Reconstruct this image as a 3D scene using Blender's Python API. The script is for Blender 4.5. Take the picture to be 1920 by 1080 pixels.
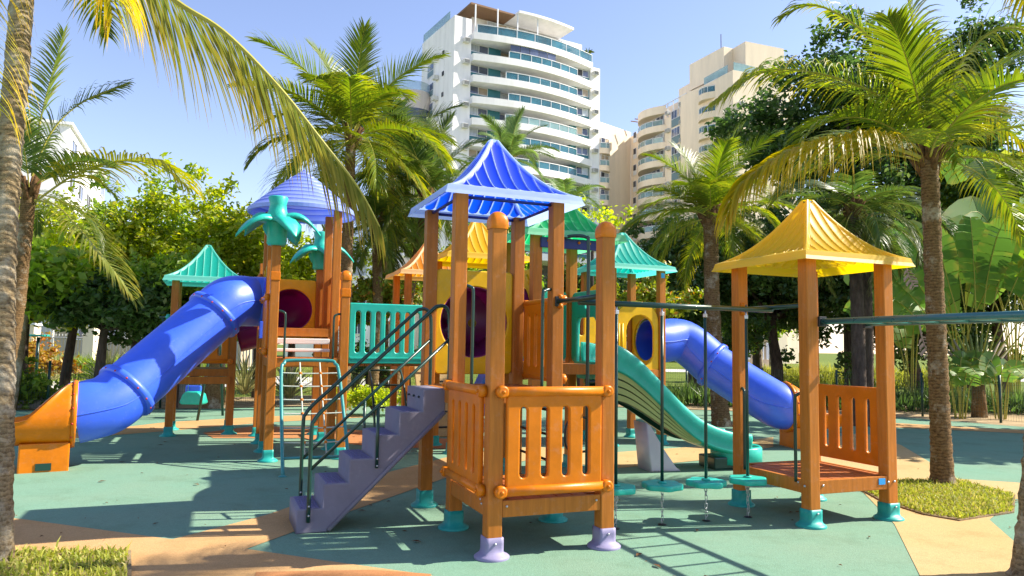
import bpy, bmesh, math, random
import numpy as np
from mathutils import Vector, Matrix
PI = math.pi
random.seed(7)
R_ = math.radians
# ------------------------------------------------------------------ camera
scene = bpy.context.scene
for o in list(bpy.data.objects): bpy.data.objects.remove(o)
col = scene.collection
CF = Vector((0.0, 0.99673, 0.080855)); CR = Vector((0.999872, -0.001291, 0.015919)); CU = Vector((-0.015971, -0.080844, 0.996599))
CAMH = 1.65; FPX = 1380.4
cam_d = bpy.data.cameras.new('camera'); cam = bpy.data.objects.new('camera', cam_d); col.objects.link(cam)
cam_d.sensor_width = 36.0; cam_d.lens = FPX / 1920 * 36.0; cam_d.clip_start = 0.05; cam_d.clip_end = 3000
mw = Matrix((CR, CU, -CF)).transposed().to_4x4(); mw.translation = (0, 0, CAMH); cam.matrix_world = mw
scene.camera = cam
# ------------------------------------------------------------------ sky and sun
SUN_EL = R_(41.0); sx, sy = 0.986, 0.166
sun_dir = Vector((math.cos(SUN_EL) * sx, math.cos(SUN_EL) * sy, math.sin(SUN_EL))).normalized()
world = bpy.data.worlds.new('World'); scene.world = world; world.use_nodes = True
wn = world.node_tree.nodes; wl = world.node_tree.links
sky = wn.new('ShaderNodeTexSky'); sky.sky_type = 'NISHITA'; sky.sun_disc = False
sky.sun_elevation = SUN_EL; sky.sun_rotation = math.atan2(sx, sy)
sky.altitude = 0; sky.air_density = 1.0; sky.dust_density = 0.3; sky.ozone_density = 2.5
tn_ = wn.new('ShaderNodeMix'); tn_.data_type = 'RGBA'; tn_.blend_type = 'MULTIPLY'; tn_.inputs[0].default_value = 1.0; tn_.inputs[7].default_value = (1.16, 0.98, 1.0, 1)
wl.new(sky.outputs[0], tn_.inputs[6]); wl.new(tn_.outputs[2], wn['Background'].inputs[0]); wn['Background'].inputs[1].default_value = 0.125
sl = bpy.data.lights.new('sun', 'SUN'); sl.energy = 5.0; sl.angle = R_(0.53); sl.color = (1.0, 0.93, 0.80)
so = bpy.data.objects.new('sun', sl); col.objects.link(so); so.rotation_euler = sun_dir.to_track_quat('Z', 'Y').to_euler(); so.location = (20, 5, 30)
vs = scene.view_settings; vs.view_transform = 'Standard'; vs.look = 'None'; vs.exposure = 1.08; vs.gamma = 1.0; vs.use_curve_mapping = False

# ------------------------------------------------------------------ helpers
def W(px, py, Y):
    """world point seen at a photo pixel, at depth Y"""
    d = CF + CR * ((px - 960) / FPX) - CU * ((py - 540) / FPX)
    return Vector((0, 0, CAMH)) + d * (Y / d.y)
def GP(px, py, z=0.0):
    d = CF + CR * ((px - 960) / FPX) - CU * ((py - 540) / FPX)
    k = (z - CAMH) / d.z
    return Vector((d.x * k, d.y * k, z))
TH = 0.381722; S = 1.0035
AU = Vector((math.cos(TH), math.sin(TH), 0)); AV = Vector((-math.sin(TH), math.cos(TH), 0)); A0 = Vector((-0.12668, 5.95246, 0))
def G(i, j, z=0.0): return A0 + AU * (i * S) + AV * (j * S) + Vector((0, 0, z))

def tag(o, label=None, cat=None, group=None, kind=None):
    if label: o['label'] = label
    if cat: o['category'] = cat
    if group: o['group'] = group
    if kind: o['kind'] = kind
    return o
def thing(name, label, cat, loc=(0, 0, 0), rz=0.0, group=None):
    o = bpy.data.objects.new(name, None); col.objects.link(o); o.location = loc; o.rotation_euler = (0, 0, rz)
    o.empty_display_size = 0.1
    return tag(o, label, cat, group)
def link(name, me, m=None, parent=None, loc=None, rot=None, scale=None):
    o = bpy.data.objects.new(name, me); col.objects.link(o)
    if parent is not None: o.parent = parent
    if loc is not None: o.location = loc
    if rot is not None: o.rotation_euler = rot
    if scale is not None: o.scale = scale
    if m is not None:
        if not me.materials: me.materials.append(m)
        elif me.materials[0] is not m:
            o.material_slots[0].link = 'OBJECT'; o.material_slots[0].material = m
    return o
def copy_tree(o, parent=None):
    c = o.copy(); col.objects.link(c); c.parent = parent
    for ch in list(o.children): copy_tree(ch, c)
    return c
def me_np(name, verts, faces, smooth=False, colors=None):
    me = bpy.data.meshes.new(name)
    verts = np.asarray(verts, dtype=np.float32); 
    if isinstance(faces, np.ndarray):
        k = faces.shape[1]; nf = len(faces)
        me.vertices.add(len(verts)); me.vertices.foreach_set('co', verts.ravel())
        me.loops.add(nf * k); me.loops.foreach_set('vertex_index', faces.astype(np.int32).ravel())
        me.polygons.add(nf); me.polygons.foreach_set('loop_start', np.arange(0, nf * k, k, dtype=np.int32)); me.polygons.foreach_set('loop_total', np.full(nf, k, dtype=np.int32))
        me.update(calc_edges=True)
    else:
        me.from_pydata(verts.tolist(), [], faces)
    if colors is not None:
        a = me.color_attributes.new('tint', 'FLOAT_COLOR', 'POINT'); a.data.foreach_set('color', np.asarray(colors, dtype=np.float32).ravel())
    if smooth: me.polygons.foreach_set('use_smooth', [True] * len(me.polygons))
    me.update()
    return me

class MB:
    """collects shapes into one mesh"""
    def __init__(s): s.v = []; s.f = []; s.sm = []
    def add(s, vs_, fs_, smooth=False):
        b = len(s.v); s.v += [tuple(p) for p in vs_]; s.f += [tuple(b + i for i in f) for f in fs_]; s.sm += [smooth] * len(fs_); return s
    def box(s, c, size, rot=None, bevel=0.0):
        hx, hy, hz = [d / 2 for d in size]; c = Vector(c)
        if bevel <= 0:
            vs_ = [Vector((x, y, z)) for x in (-hx, hx) for y in (-hy, hy) for z in (-hz, hz)]
            fs_ = [(0, 1, 3, 2), (4, 6, 7, 5), (0, 4, 5, 1), (2, 3, 7, 6), (0, 2, 6, 4), (1, 5, 7, 3)]
        else:
            bm = bmesh.new(); bmesh.ops.create_cube(bm, size=1.0)
            for v in bm.verts: v.co = Vector((v.co.x * size[0], v.co.y * size[1], v.co.z * size[2]))
            bmesh.ops.bevel(bm, geom=list(bm.edges), offset=bevel, segments=2, profile=0.6, affect='EDGES')
            bm.verts.index_update(); vs_ = [v.co.copy() for v in bm.verts]; fs_ = [[v.index for v in f.verts] for f in bm.faces]; bm.free()
        if rot is not None: vs_ = [rot @ v for v in vs_]
        return s.add([v + c for v in vs_], fs_)
    def tube(s, path, r, seg=8, closed=False, caps=True, up=None, smooth=True):
        P = [Vector(p) for p in path]; n = len(P)
        rr = r if isinstance(r, (list, tuple)) else [r] * n
        vs_ = []; prev = None
        for i in range(n):
            a = P[(i - 1) % n] if (closed or i > 0) else P[i]; b = P[(i + 1) % n] if (closed or i < n - 1) else P[i]
            t = (b - a).normalized()
            if prev is None:
                ref = Vector((0, 0, 1)) if abs(t.z) < 0.9 else Vector((1, 0, 0))
                nrm = (ref - t * ref.dot(t)).normalized()
            else: nrm = (prev - t * prev.dot(t)).normalized()
            prev = nrm; bn = t.cross(nrm)
            for k in range(seg):
                an = 2 * PI * k / seg; vs_.append(P[i] + (nrm * math.cos(an) + bn * math.sin(an)) * rr[i])
        fs_ = []
        m = n if closed else n - 1
        for i in range(m):
            for k in range(seg):
                a = i * seg + k; b = i * seg + (k + 1) % seg; c = ((i + 1) % n) * seg + (k + 1) % seg; d = ((i + 1) % n) * seg + k
                fs_.append((a, b, c, d))
        b0 = len(s.v)
        s.add(vs_, fs_, smooth)
        if caps and not closed:
            s.f.append(tuple(b0 + k for k in reversed(range(seg)))); s.sm.append(False)
            s.f.append(tuple(b0 + (n - 1) * seg + k for k in range(seg))); s.sm.append(False)
        return s
    def lathe(s, prof, seg=24, c=(0, 0, 0), smooth=True, capb=True, capt=True):
        c = Vector(c); vs_ = []; fs_ = []
        for (r, z) in prof:
            for k in range(seg):
                a = 2 * PI * k / seg; vs_.append(c + Vector((r * math.cos(a), r * math.sin(a), z)))
        for i in range(len(prof) - 1):
            for k in range(seg):
                k2 = (k + 1) % seg; fs_.append((i * seg + k, i * seg + k2, (i + 1) * seg + k2, (i + 1) * seg + k))
        b0 = len(s.v); s.add(vs_, fs_, smooth)
        if capb: s.f.append(tuple(b0 + k for k in reversed(range(seg)))); s.sm.append(False)
        if capt: s.f.append(tuple(b0 + (len(prof) - 1) * seg + k for k in range(seg))); s.sm.append(False)
        return s
    def sphere(s, c, r, seg=10, rings=6, sc=(1, 1, 1)):
        c = Vector(c); vs_ = [c + Vector((0, 0, -r * sc[2]))]; fs_ = []
        for i in range(1, rings):
            ph = -PI / 2 + PI * i / rings
            for k in range(seg):
                a = 2 * PI * k / seg; vs_.append(c + Vector((r * sc[0] * math.cos(ph) * math.cos(a), r * sc[1] * math.cos(ph) * math.sin(a), r * sc[2] * math.sin(ph))))
        vs_.append(c + Vector((0, 0, r * sc[2]))); top = len(vs_) - 1
        for k in range(seg): fs_.append((0, 1 + (k + 1) % seg, 1 + k))
        for i in range(rings - 2):
            for k in range(seg): a = 1 + i * seg; fs_.append((a + k, a + (k + 1) % seg, a + seg + (k + 1) % seg, a + seg + k))
        a = 1 + (rings - 2) * seg
        for k in range(seg): fs_.append((a + k, a + (k + 1) % seg, top))
        return s.add(vs_, fs_, True)
    def prism(s, poly, z0, z1):
        n = len(poly); vs_ = [(x, y, z0) for x, y in poly] + [(x, y, z1) for x, y in poly]
        fs_ = [tuple(reversed(range(n))), tuple(range(n, 2 * n))] + [(i, (i + 1) % n, n + (i + 1) % n, n + i) for i in range(n)]
        return s.add(vs_, fs_)
    def mesh(s, name):
        me = bpy.data.meshes.new(name); me.from_pydata(s.v, [], s.f); me.polygons.foreach_set('use_smooth', s.sm); me.update(); return me
    def build(s, name, m, parent=None, loc=None, rot=None): return link(name, s.mesh(name), m, parent, loc, rot)

def smooth_path(pts, n=8):
    P = [Vector(p) for p in pts]; out = []
    for i in range(len(P) - 1):
        p0 = P[max(i - 1, 0)]; p1 = P[i]; p2 = P[i + 1]; p3 = P[min(i + 2, len(P) - 1)]
        for k in range(n):
            t = k / n
            out.append(0.5 * ((2 * p1) + (p2 - p0) * t + (2 * p0 - 5 * p1 + 4 * p2 - p3) * t * t + (3 * p1 - p0 - 3 * p2 + p3) * t ** 3))
    out.append(P[-1]); return out
def stadium(cx, cy, w, h, n=6):
    r = w / 2; pts = []
    for k in range(n + 1): a = PI * k / n; pts.append((cx + r * math.cos(a), cy + h / 2 - r + r * math.sin(a)))
    for k in range(n + 1): a = PI + PI * k / n; pts.append((cx + r * math.cos(a), cy - h / 2 + r + r * math.sin(a)))
    return pts
def rrect(x0, y0, x1, y1, r, n=4):
    pts = []
    for (cx, cy, a0) in ((x1 - r, y1 - r, 0), (x0 + r, y1 - r, PI / 2), (x0 + r, y0 + r, PI), (x1 - r, y0 + r, 1.5 * PI)):
        for k in range(n + 1): a = a0 + PI / 2 * k / n; pts.append((cx + r * math.cos(a), cy + r * math.sin(a)))
    return pts
def circ(cx, cy, r, n=32): return [(cx + r * math.cos(2 * PI * k / n), cy + r * math.sin(2 * PI * k / n)) for k in range(n)]
def plate(name, outer, holes, thick, bevel=0.008, upright=True):
    cu = bpy.data.curves.new('tmp', 'CURVE'); cu.dimensions = '2D'; cu.fill_mode = 'BOTH'
    for pl in [outer] + list(holes):
        sp = cu.splines.new('POLY'); sp.points.add(len(pl) - 1)
        for k, (x, y) in enumerate(pl): sp.points[k].co = (x, y, 0, 1)
        sp.use_cyclic_u = True
    cu.extrude = thick / 2 - bevel; cu.bevel_depth = bevel; cu.bevel_resolution = 1; cu.offset = -bevel
    ob = bpy.data.objects.new('tmp', cu); me = bpy.data.meshes.new_from_object(ob); me.name = name
    bpy.data.objects.remove(ob); bpy.data.curves.remove(cu)
    if upright:
        for v in me.vertices: x, y, z = v.co; v.co = (x, -z, y)
    me.materials.clear(); me.update()
    return me

# ------------------------------------------------------------------ materials
def mat(name, c, rough=0.5, spec=0.4, noise=0.0, nscale=8.0, bump=0.0, bscale=60.0, metal=0.0, trans=0.0, stretch=None, c2=None, coat=0.0, alpha=1.0, rnd=0.0, wear=0.0):
    m = bpy.data.materials.new(name); m.use_nodes = True; nt = m.node_tree; nd = nt.nodes; lk = nt.links
    b = nd['Principled BSDF']; b.inputs['Base Color'].default_value = (*c, 1); b.inputs['Roughness'].default_value = rough
    b.inputs['Specular IOR Level'].default_value = spec; b.inputs['Metallic'].default_value = metal; b.inputs['Coat Weight'].default_value = coat
    b.inputs['Alpha'].default_value = alpha
    src = None
    tc = nd.new('ShaderNodeTexCoord'); mp = nd.new('ShaderNodeMapping'); lk.new(tc.outputs['Object'], mp.inputs[0])
    if stretch: mp.inputs['Scale'].default_value = stretch
    if noise > 0 or c2:
        n = nd.new('ShaderNodeTexNoise'); n.inputs['Scale'].default_value = nscale; n.inputs['Detail'].default_value = 6; n.inputs['Roughness'].default_value = 0.62
        lk.new(mp.outputs[0], n.inputs['Vector'])
        cc = c2 if c2 else tuple(max(0, x * (1 - noise)) for x in c); c1 = c if c2 else tuple(x * (1 + noise * 0.5) for x in c)
        rp = nd.new('ShaderNodeValToRGB'); rp.color_ramp.elements[0].color = (*cc, 1); rp.color_ramp.elements[1].color = (*c1, 1)
        rp.color_ramp.elements[0].position = 0.32; rp.color_ramp.elements[1].position = 0.68
        lk.new(n.outputs[0], rp.inputs[0]); src = rp.outputs[0]
        rr = nd.new('ShaderNodeMapRange'); rr.inputs['To Min'].default_value = max(0.02, rough - 0.08); rr.inputs['To Max'].default_value = min(1, rough + 0.1)
        lk.new(n.outputs[0], rr.inputs[0]); lk.new(rr.outputs[0], b.inputs['Roughness'])
    if rnd > 0:
        oi = nd.new('ShaderNodeObjectInfo'); hs = nd.new('ShaderNodeHueSaturation'); mr = nd.new('ShaderNodeMapRange')
        mr.inputs['To Min'].default_value = 1 - rnd; mr.inputs['To Max'].default_value = 1 + rnd
        lk.new(oi.outputs['Random'], mr.inputs[0]); lk.new(mr.outputs[0], hs.inputs['Value'])
        if src: lk.new(src, hs.inputs['Color'])
        else: hs.inputs['Color'].default_value = (*c, 1)
        src = hs.outputs[0]
    if wear > 0:   # chalky scuffs and dust
        wn_ = nd.new('ShaderNodeTexNoise'); wn_.inputs['Scale'].default_value = 11; wn_.inputs['Detail'].default_value = 12; wn_.inputs['Roughness'].default_value = 0.78; lk.new(tc.outputs['Object'], wn_.inputs['Vector'])
        wr = nd.new('ShaderNodeMapRange'); wr.inputs['From Min'].default_value = 0.54; wr.inputs['From Max'].default_value = 0.72; wr.inputs['To Max'].default_value = wear; lk.new(wn_.outputs[0], wr.inputs[0])
        wm = nd.new('ShaderNodeMix'); wm.data_type = 'RGBA'; wm.inputs[7].default_value = (*[x * 0.55 + 0.22 for x in c], 1); lk.new(wr.outputs[0], wm.inputs[0])
        if src: lk.new(src, wm.inputs[6])
        else: wm.inputs[6].default_value = (*c, 1)
        src = wm.outputs[2]
    if src: lk.new(src, b.inputs['Base Color'])
    if bump > 0:
        n2 = nd.new('ShaderNodeTexNoise'); n2.inputs['Scale'].default_value = bscale; n2.inputs['Detail'].default_value = 4
        lk.new(mp.outputs[0], n2.inputs['Vector'])
        bp = nd.new('ShaderNodeBump'); bp.inputs['Strength'].default_value = bump; bp.inputs['Distance'].default_value = 0.02
        lk.new(n2.outputs[0], bp.inputs['Height']); lk.new(bp.outputs[0], b.inputs['Normal'])
    if trans > 0:
        t = nd.new('ShaderNodeBsdfTranslucent'); mx = nd.new('ShaderNodeMixShader'); mx.inputs[0].default_value = trans
        t.inputs['Color'].default_value = (*[min(1, x * 1.3 + 0.02) for x in c], 1)
        if src: lk.new(src, t.inputs['Color'])
        lk.new(b.outputs[0], mx.inputs[1]); lk.new(t.outputs[0], mx.inputs[2]); lk.new(mx.outputs[0], nd['Material Output'].inputs[0])
    return m
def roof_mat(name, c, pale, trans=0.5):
    """moulded roof plastic: paler on the raised ridges and the eave band (stored in tint)"""
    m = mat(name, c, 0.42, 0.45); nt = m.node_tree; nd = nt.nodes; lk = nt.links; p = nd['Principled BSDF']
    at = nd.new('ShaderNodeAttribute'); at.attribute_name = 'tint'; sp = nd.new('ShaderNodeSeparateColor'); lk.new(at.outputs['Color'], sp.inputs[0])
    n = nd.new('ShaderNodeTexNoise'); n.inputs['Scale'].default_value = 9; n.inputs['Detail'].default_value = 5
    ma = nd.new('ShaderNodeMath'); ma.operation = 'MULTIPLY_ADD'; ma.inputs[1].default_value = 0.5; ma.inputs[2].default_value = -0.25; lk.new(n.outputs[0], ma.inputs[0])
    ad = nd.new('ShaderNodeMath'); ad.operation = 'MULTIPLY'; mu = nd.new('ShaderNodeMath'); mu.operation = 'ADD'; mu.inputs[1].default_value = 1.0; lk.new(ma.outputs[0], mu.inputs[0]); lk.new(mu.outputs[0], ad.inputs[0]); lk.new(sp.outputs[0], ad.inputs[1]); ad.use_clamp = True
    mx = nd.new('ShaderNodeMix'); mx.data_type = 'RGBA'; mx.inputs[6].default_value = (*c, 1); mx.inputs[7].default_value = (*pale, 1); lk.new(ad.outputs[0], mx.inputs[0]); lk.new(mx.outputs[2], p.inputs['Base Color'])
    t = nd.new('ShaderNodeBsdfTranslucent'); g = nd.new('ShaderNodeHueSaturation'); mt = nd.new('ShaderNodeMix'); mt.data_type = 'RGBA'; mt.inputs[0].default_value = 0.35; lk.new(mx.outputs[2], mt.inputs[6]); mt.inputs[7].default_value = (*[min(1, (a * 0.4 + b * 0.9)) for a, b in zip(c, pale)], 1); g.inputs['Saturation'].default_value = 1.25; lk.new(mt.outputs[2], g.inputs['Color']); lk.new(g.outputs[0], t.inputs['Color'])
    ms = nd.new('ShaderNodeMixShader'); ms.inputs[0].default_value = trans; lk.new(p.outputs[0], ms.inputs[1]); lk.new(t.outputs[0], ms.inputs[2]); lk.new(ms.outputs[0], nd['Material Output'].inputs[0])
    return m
def leaf_mat(name, a, b_, tip, trans=0.4, rough=0.42, rnd=0.2):
    """leaf colour from the stored tint (r: along the leaf, g: leaf to leaf), plus a little per plant"""
    m = bpy.data.materials.new(name); m.use_nodes = True; nt = m.node_tree; nd = nt.nodes; lk = nt.links
    p = nd['Principled BSDF']; p.inputs['Roughness'].default_value = rough; p.inputs['Specular IOR Level'].default_value = 0.45
    at = nd.new('ShaderNodeAttribute'); at.attribute_name = 'tint'; sp = nd.new('ShaderNodeSeparateColor'); lk.new(at.outputs['Color'], sp.inputs[0])
    m1 = nd.new('ShaderNodeMix'); m1.data_type = 'RGBA'; m1.inputs[6].default_value = (*a, 1); m1.inputs[7].default_value = (*b_, 1); lk.new(sp.outputs[1], m1.inputs[0])
    m2 = nd.new('ShaderNodeMix'); m2.data_type = 'RGBA'; m2.inputs[7].default_value = (*tip, 1); lk.new(m1.outputs[2], m2.inputs[6]); lk.new(sp.outputs[0], m2.inputs[0])
    oi = nd.new('ShaderNodeObjectInfo'); hs = nd.new('ShaderNodeHueSaturation'); mr = nd.new('ShaderNodeMapRange'); mr.inputs['To Min'].default_value = 1 - rnd; mr.inputs['To Max'].default_value = 1 + rnd
    lk.new(oi.outputs['Random'], mr.inputs[0]); lk.new(mr.outputs[0], hs.inputs['Value']); lk.new(m2.outputs[2], hs.inputs['Color'])
    lk.new(hs.outputs[0], p.inputs['Base Color'])
    t = nd.new('ShaderNodeBsdfTranslucent'); g = nd.new('ShaderNodeHueSaturation'); g.inputs['Value'].default_value = 1.5; g.inputs['Saturation'].default_value = 1.1; lk.new(hs.outputs[0], g.inputs['Color']); lk.new(g.outputs[0], t.inputs['Color'])
    mx = nd.new('ShaderNodeMixShader'); mx.inputs[0].default_value = trans
    lk.new(p.outputs[0], mx.inputs[1]); lk.new(t.outputs[0], mx.inputs[2]); lk.new(mx.outputs[0], nd['Material Output'].inputs[0])
    return m

def rubber_mat(name, c, c2):
    m = bpy.data.materials.new(name); m.use_nodes = True; nt = m.node_tree; nd = nt.nodes; lk = nt.links; p = nd['Principled BSDF']; p.inputs['Roughness'].default_value = 0.9; p.inputs['Specular IOR Level'].default_value = 0.1
    tc = nd.new('ShaderNodeTexCoord')
    def noise(sc, det, rg=0.6):
        n = nd.new('ShaderNodeTexNoise'); n.inputs['Scale'].default_value = sc; n.inputs['Detail'].default_value = det; n.inputs['Roughness'].default_value = rg; lk.new(tc.outputs['Object'], n.inputs[0]); return n
    def ramp(src, p0, p1, a, b):
        r = nd.new('ShaderNodeValToRGB'); r.color_ramp.elements[0].position = p0; r.color_ramp.elements[1].position = p1; r.color_ramp.elements[0].color = (*a, 1); r.color_ramp.elements[1].color = (*b, 1); lk.new(src.outputs[0], r.inputs[0]); return r
    def mul(a, b, f=1.0):
        x = nd.new('ShaderNodeMix'); x.data_type = 'RGBA'; x.blend_type = 'MULTIPLY'; x.inputs[0].default_value = f; lk.new(a, x.inputs[6]); lk.new(b, x.inputs[7]); return x.outputs[2]
    big = ramp(noise(0.5, 5), 0.35, 0.65, c, c2)                       # patches faded by the sun
    v = nd.new('ShaderNodeTexVoronoi'); v.inputs['Scale'].default_value = 130; lk.new(tc.outputs['Object'], v.inputs[0])
    gr = ramp(v, 0.0, 1.0, (0.82, 0.82, 0.82), (1.12, 1.12, 1.12)); lk.new(v.outputs['Color'], gr.inputs[0])   # granules
    st = ramp(noise(1.7, 9, 0.72), 0.34, 0.50, (0.86, 0.85, 0.82), (1, 1, 1))   # worn dirty patches
    sc = ramp(noise(6.0, 6, 0.8), 0.28, 0.38, (0.86, 0.84, 0.80), (1, 1, 1))   # scuffs
    c_ = mul(mul(mul(big.outputs[0], gr.outputs[0]), st.outputs[0]), sc.outputs[0]); lk.new(c_, p.inputs['Base Color'])
    b = nd.new('ShaderNodeBump'); b.inputs['Strength'].default_value = 0.5; b.inputs['Distance'].default_value = 0.004; lk.new(v.outputs['Distance'], b.inputs['Height']); lk.new(b.outputs[0], p.inputs['Normal'])
    return m
M = dict(
    rubber=rubber_mat('rubber_green', (0.165, 0.305, 0.218), (0.195, 0.300, 0.212)),
    tan=rubber_mat('rubber_tan', (0.50, 0.285, 0.115), (0.52, 0.32, 0.15)),
    cream=rubber_mat('rubber_cream', (0.48, 0.335, 0.150), (0.50, 0.36, 0.18)),
    terra=rubber_mat('rubber_terracotta', (0.42, 0.18, 0.07), (0.44, 0.21, 0.09)),
    soil=mat('soil', (0.30, 0.22, 0.13), 0.95, 0.1, c2=(0.16, 0.11, 0.06), nscale=3, bump=0.8, bscale=40),
    sand=mat('sand', (0.50, 0.37, 0.22), 0.95, 0.1, c2=(0.33, 0.24, 0.14), nscale=1.3, bump=0.8, bscale=60),
    lawn=mat('lawn', (0.16, 0.20, 0.035), 0.9, 0.1, c2=(0.09, 0.13, 0.02), nscale=1.6, bump=1.0, bscale=50),
    path=mat('path_stone', (0.55, 0.52, 0.48), 0.85, 0.2, noise=0.2, nscale=2, bump=0.3, bscale=40),
    wood=mat('wood_plastic', (0.475, 0.160, 0.022), 0.45, 0.22, noise=0.2, nscale=5, bump=0.06, bscale=50, stretch=(6, 6, 0.5), rnd=0.13, wear=0.3),
    plank=mat('deck_plank', (0.42, 0.13, 0.035), 0.5, 0.25, noise=0.16, nscale=5, bump=0.08, bscale=40, stretch=(5, 0.6, 5), rnd=0.1, wear=0.4),
    orange=mat('orange_plastic', (0.66, 0.18, 0.002), 0.36, 0.3, noise=0.16, nscale=4.5, bump=0.04, bscale=30, coat=0.0, wear=0.28),
    yellow=mat('yellow_plastic', (0.76, 0.43, 0.003), 0.38, 0.3, noise=0.16, nscale=4.5, bump=0.04, bscale=30, wear=0.28),
    blue=mat('blue_plastic', (0.040, 0.130, 0.90), 0.40, 0.75, noise=0.12, nscale=2.2, bump=0.03, bscale=20, coat=0.1, wear=0.26),
    teal=mat('teal_plastic', (0.020, 0.46, 0.36), 0.36, 0.45, noise=0.16, nscale=4.5, bump=0.04, bscale=25, wear=0.3),
    purple=mat('purple_plastic', (0.27, 0.012, 0.17), 0.30, 0.5, noise=0.06, nscale=3, trans=0.35),
    lilac=mat('lilac_plastic', (0.200, 0.183, 0.238), 0.55, 0.35, noise=0.10, nscale=6, bump=0.12, bscale=180, wear=0.3),
    lilacb=mat('lilac_base_plastic', (0.28, 0.25, 0.40), 0.5, 0.35, noise=0.12, nscale=6),
    tread=mat('lilac_tread', (0.19, 0.17, 0.31), 0.6, 0.3, noise=0.25, nscale=40, bump=0.5, bscale=90),
    navy=mat('navy_plastic', (0.02, 0.035, 0.20), 0.4, 0.4, noise=0.08),
    bar=mat('green_tube_paint', (0.010, 0.048, 0.036), 0.30, 0.45, noise=0.1, nscale=12, coat=0.2),
    tbar=mat('turquoise_tube_paint', (0.03, 0.25, 0.24), 0.3, 0.5, noise=0.1, nscale=12, coat=0.2),
    lbar=mat('blue_green_tube_paint', (0.035, 0.135, 0.150), 0.28, 0.5, noise=0.1, nscale=12, coat=0.2),
    black=mat('black_steel', (0.015, 0.017, 0.018), 0.35, 0.5),
    steel=mat('zinc_steel', (0.55, 0.56, 0.58), 0.35, 0.5, metal=0.9, noise=0.15, nscale=30),
    rope=mat('rope', (0.55, 0.58, 0.50), 0.85, 0.2, bump=0.5, bscale=150),
    red=mat('red_bolt', (0.45, 0.03, 0.015), 0.4, 0.4),
    sticker=mat('sticker_blue', (0.03, 0.32, 0.75), 0.4, 0.4),
    pgrey=mat('fence_grey_paint', (0.40, 0.40, 0.39), 0.6, 0.3, noise=0.1),
    pale=mat('pale_grey_plastic', (0.52, 0.50, 0.55), 0.5, 0.35, noise=0.08, nscale=4),
    white=mat('white_paint', (0.80, 0.79, 0.76), 0.6, 0.3, noise=0.05, nscale=1.0),
    bark=mat('palm_bark', (0.30, 0.21, 0.12), 0.9, 0.15, c2=(0.12, 0.075, 0.04), nscale=7, bump=1.0, bscale=26, stretch=(1, 1, 1.6)),
    bark_old=mat('palm_bark_pale', (0.42, 0.33, 0.20), 0.9, 0.15, c2=(0.15, 0.10, 0.05), nscale=6, bump=1.0, bscale=30, stretch=(1, 1, 1.8)),
    bark_dark=mat('tree_bark', (0.13, 0.095, 0.075), 0.9, 0.15, c2=(0.055, 0.04, 0.032), nscale=6, bump=1.0, bscale=30, stretch=(2, 2, 0.6)),
    rachis=mat('palm_rachis', (0.40, 0.36, 0.06), 0.5, 0.3, noise=0.15, nscale=5),
    fibre=mat('palm_fibre', (0.22, 0.12, 0.055), 0.95, 0.1, c2=(0.08, 0.045, 0.02), nscale=14, bump=1.0, bscale=50),
    rock=mat('boulder', (0.42, 0.40, 0.37), 0.9, 0.2, c2=(0.26, 0.24, 0.22), nscale=2.5, bump=0.8, bscale=12),
)
def bark_mat(name, dark, mid, pale, band=9.0, patch=2.2, amt=0.5):
    m = bpy.data.materials.new(name); m.use_nodes = True; nt = m.node_tree; nd = nt.nodes; lk = nt.links; p = nd['Principled BSDF']; p.inputs['Roughness'].default_value = 0.92; p.inputs['Specular IOR Level'].default_value = 0.15
    tc = nd.new('ShaderNodeTexCoord'); w = nd.new('ShaderNodeTexWave'); w.wave_type = 'BANDS'; w.bands_direction = 'Z'; w.wave_profile = 'SAW'; w.inputs['Scale'].default_value = band; w.inputs['Distortion'].default_value = 5.0; w.inputs['Detail'].default_value = 3; w.inputs['Detail Scale'].default_value = 2.2; lk.new(tc.outputs['Object'], w.inputs[0])
    n = nd.new('ShaderNodeTexNoise'); n.inputs['Scale'].default_value = 24; n.inputs['Detail'].default_value = 7; n.inputs['Roughness'].default_value = 0.7; lk.new(tc.outputs['Object'], n.inputs[0])
    n2 = nd.new('ShaderNodeTexNoise'); n2.inputs['Scale'].default_value = patch; n2.inputs['Detail'].default_value = 8; n2.inputs['Roughness'].default_value = 0.72; lk.new(tc.outputs['Object'], n2.inputs[0])
    av = nd.new('ShaderNodeMath'); av.operation = 'MULTIPLY_ADD'; av.inputs[1].default_value = 0.20; lk.new(w.outputs[1], av.inputs[0]); h = nd.new('ShaderNodeMath'); h.operation = 'MULTIPLY'; h.inputs[1].default_value = 0.84; lk.new(n.outputs[0], h.inputs[0]); lk.new(h.outputs[0], av.inputs[2])
    r = nd.new('ShaderNodeValToRGB'); r.color_ramp.elements[0].position = 0.30; r.color_ramp.elements[0].color = (*dark, 1); r.color_ramp.elements[1].position = 0.66; r.color_ramp.elements[1].color = (*mid, 1); lk.new(av.outputs[0], r.inputs[0])
    r2 = nd.new('ShaderNodeValToRGB'); r2.color_ramp.elements[0].position = 0.60 - 0.18 * amt; r2.color_ramp.elements[1].position = 0.66; lk.new(n2.outputs[0], r2.inputs[0])
    mx = nd.new('ShaderNodeMix'); mx.data_type = 'RGBA'; mx.inputs[7].default_value = (*pale, 1); lk.new(r2.outputs[0], mx.inputs[0]); lk.new(r.outputs[0], mx.inputs[6]); lk.new(mx.outputs[2], p.inputs['Base Color'])
    b = nd.new('ShaderNodeBump'); b.inputs['Strength'].default_value = 1.0; b.inputs['Distance'].default_value = 0.03; lk.new(av.outputs[0], b.inputs['Height']); lk.new(b.outputs[0], p.inputs['Normal'])
    return m
M['bark'] = bark_mat('palm_bark', (0.055, 0.030, 0.014), (0.27, 0.165, 0.075), (0.46, 0.40, 0.30), 8.0, 2.4, 0.4)
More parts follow.
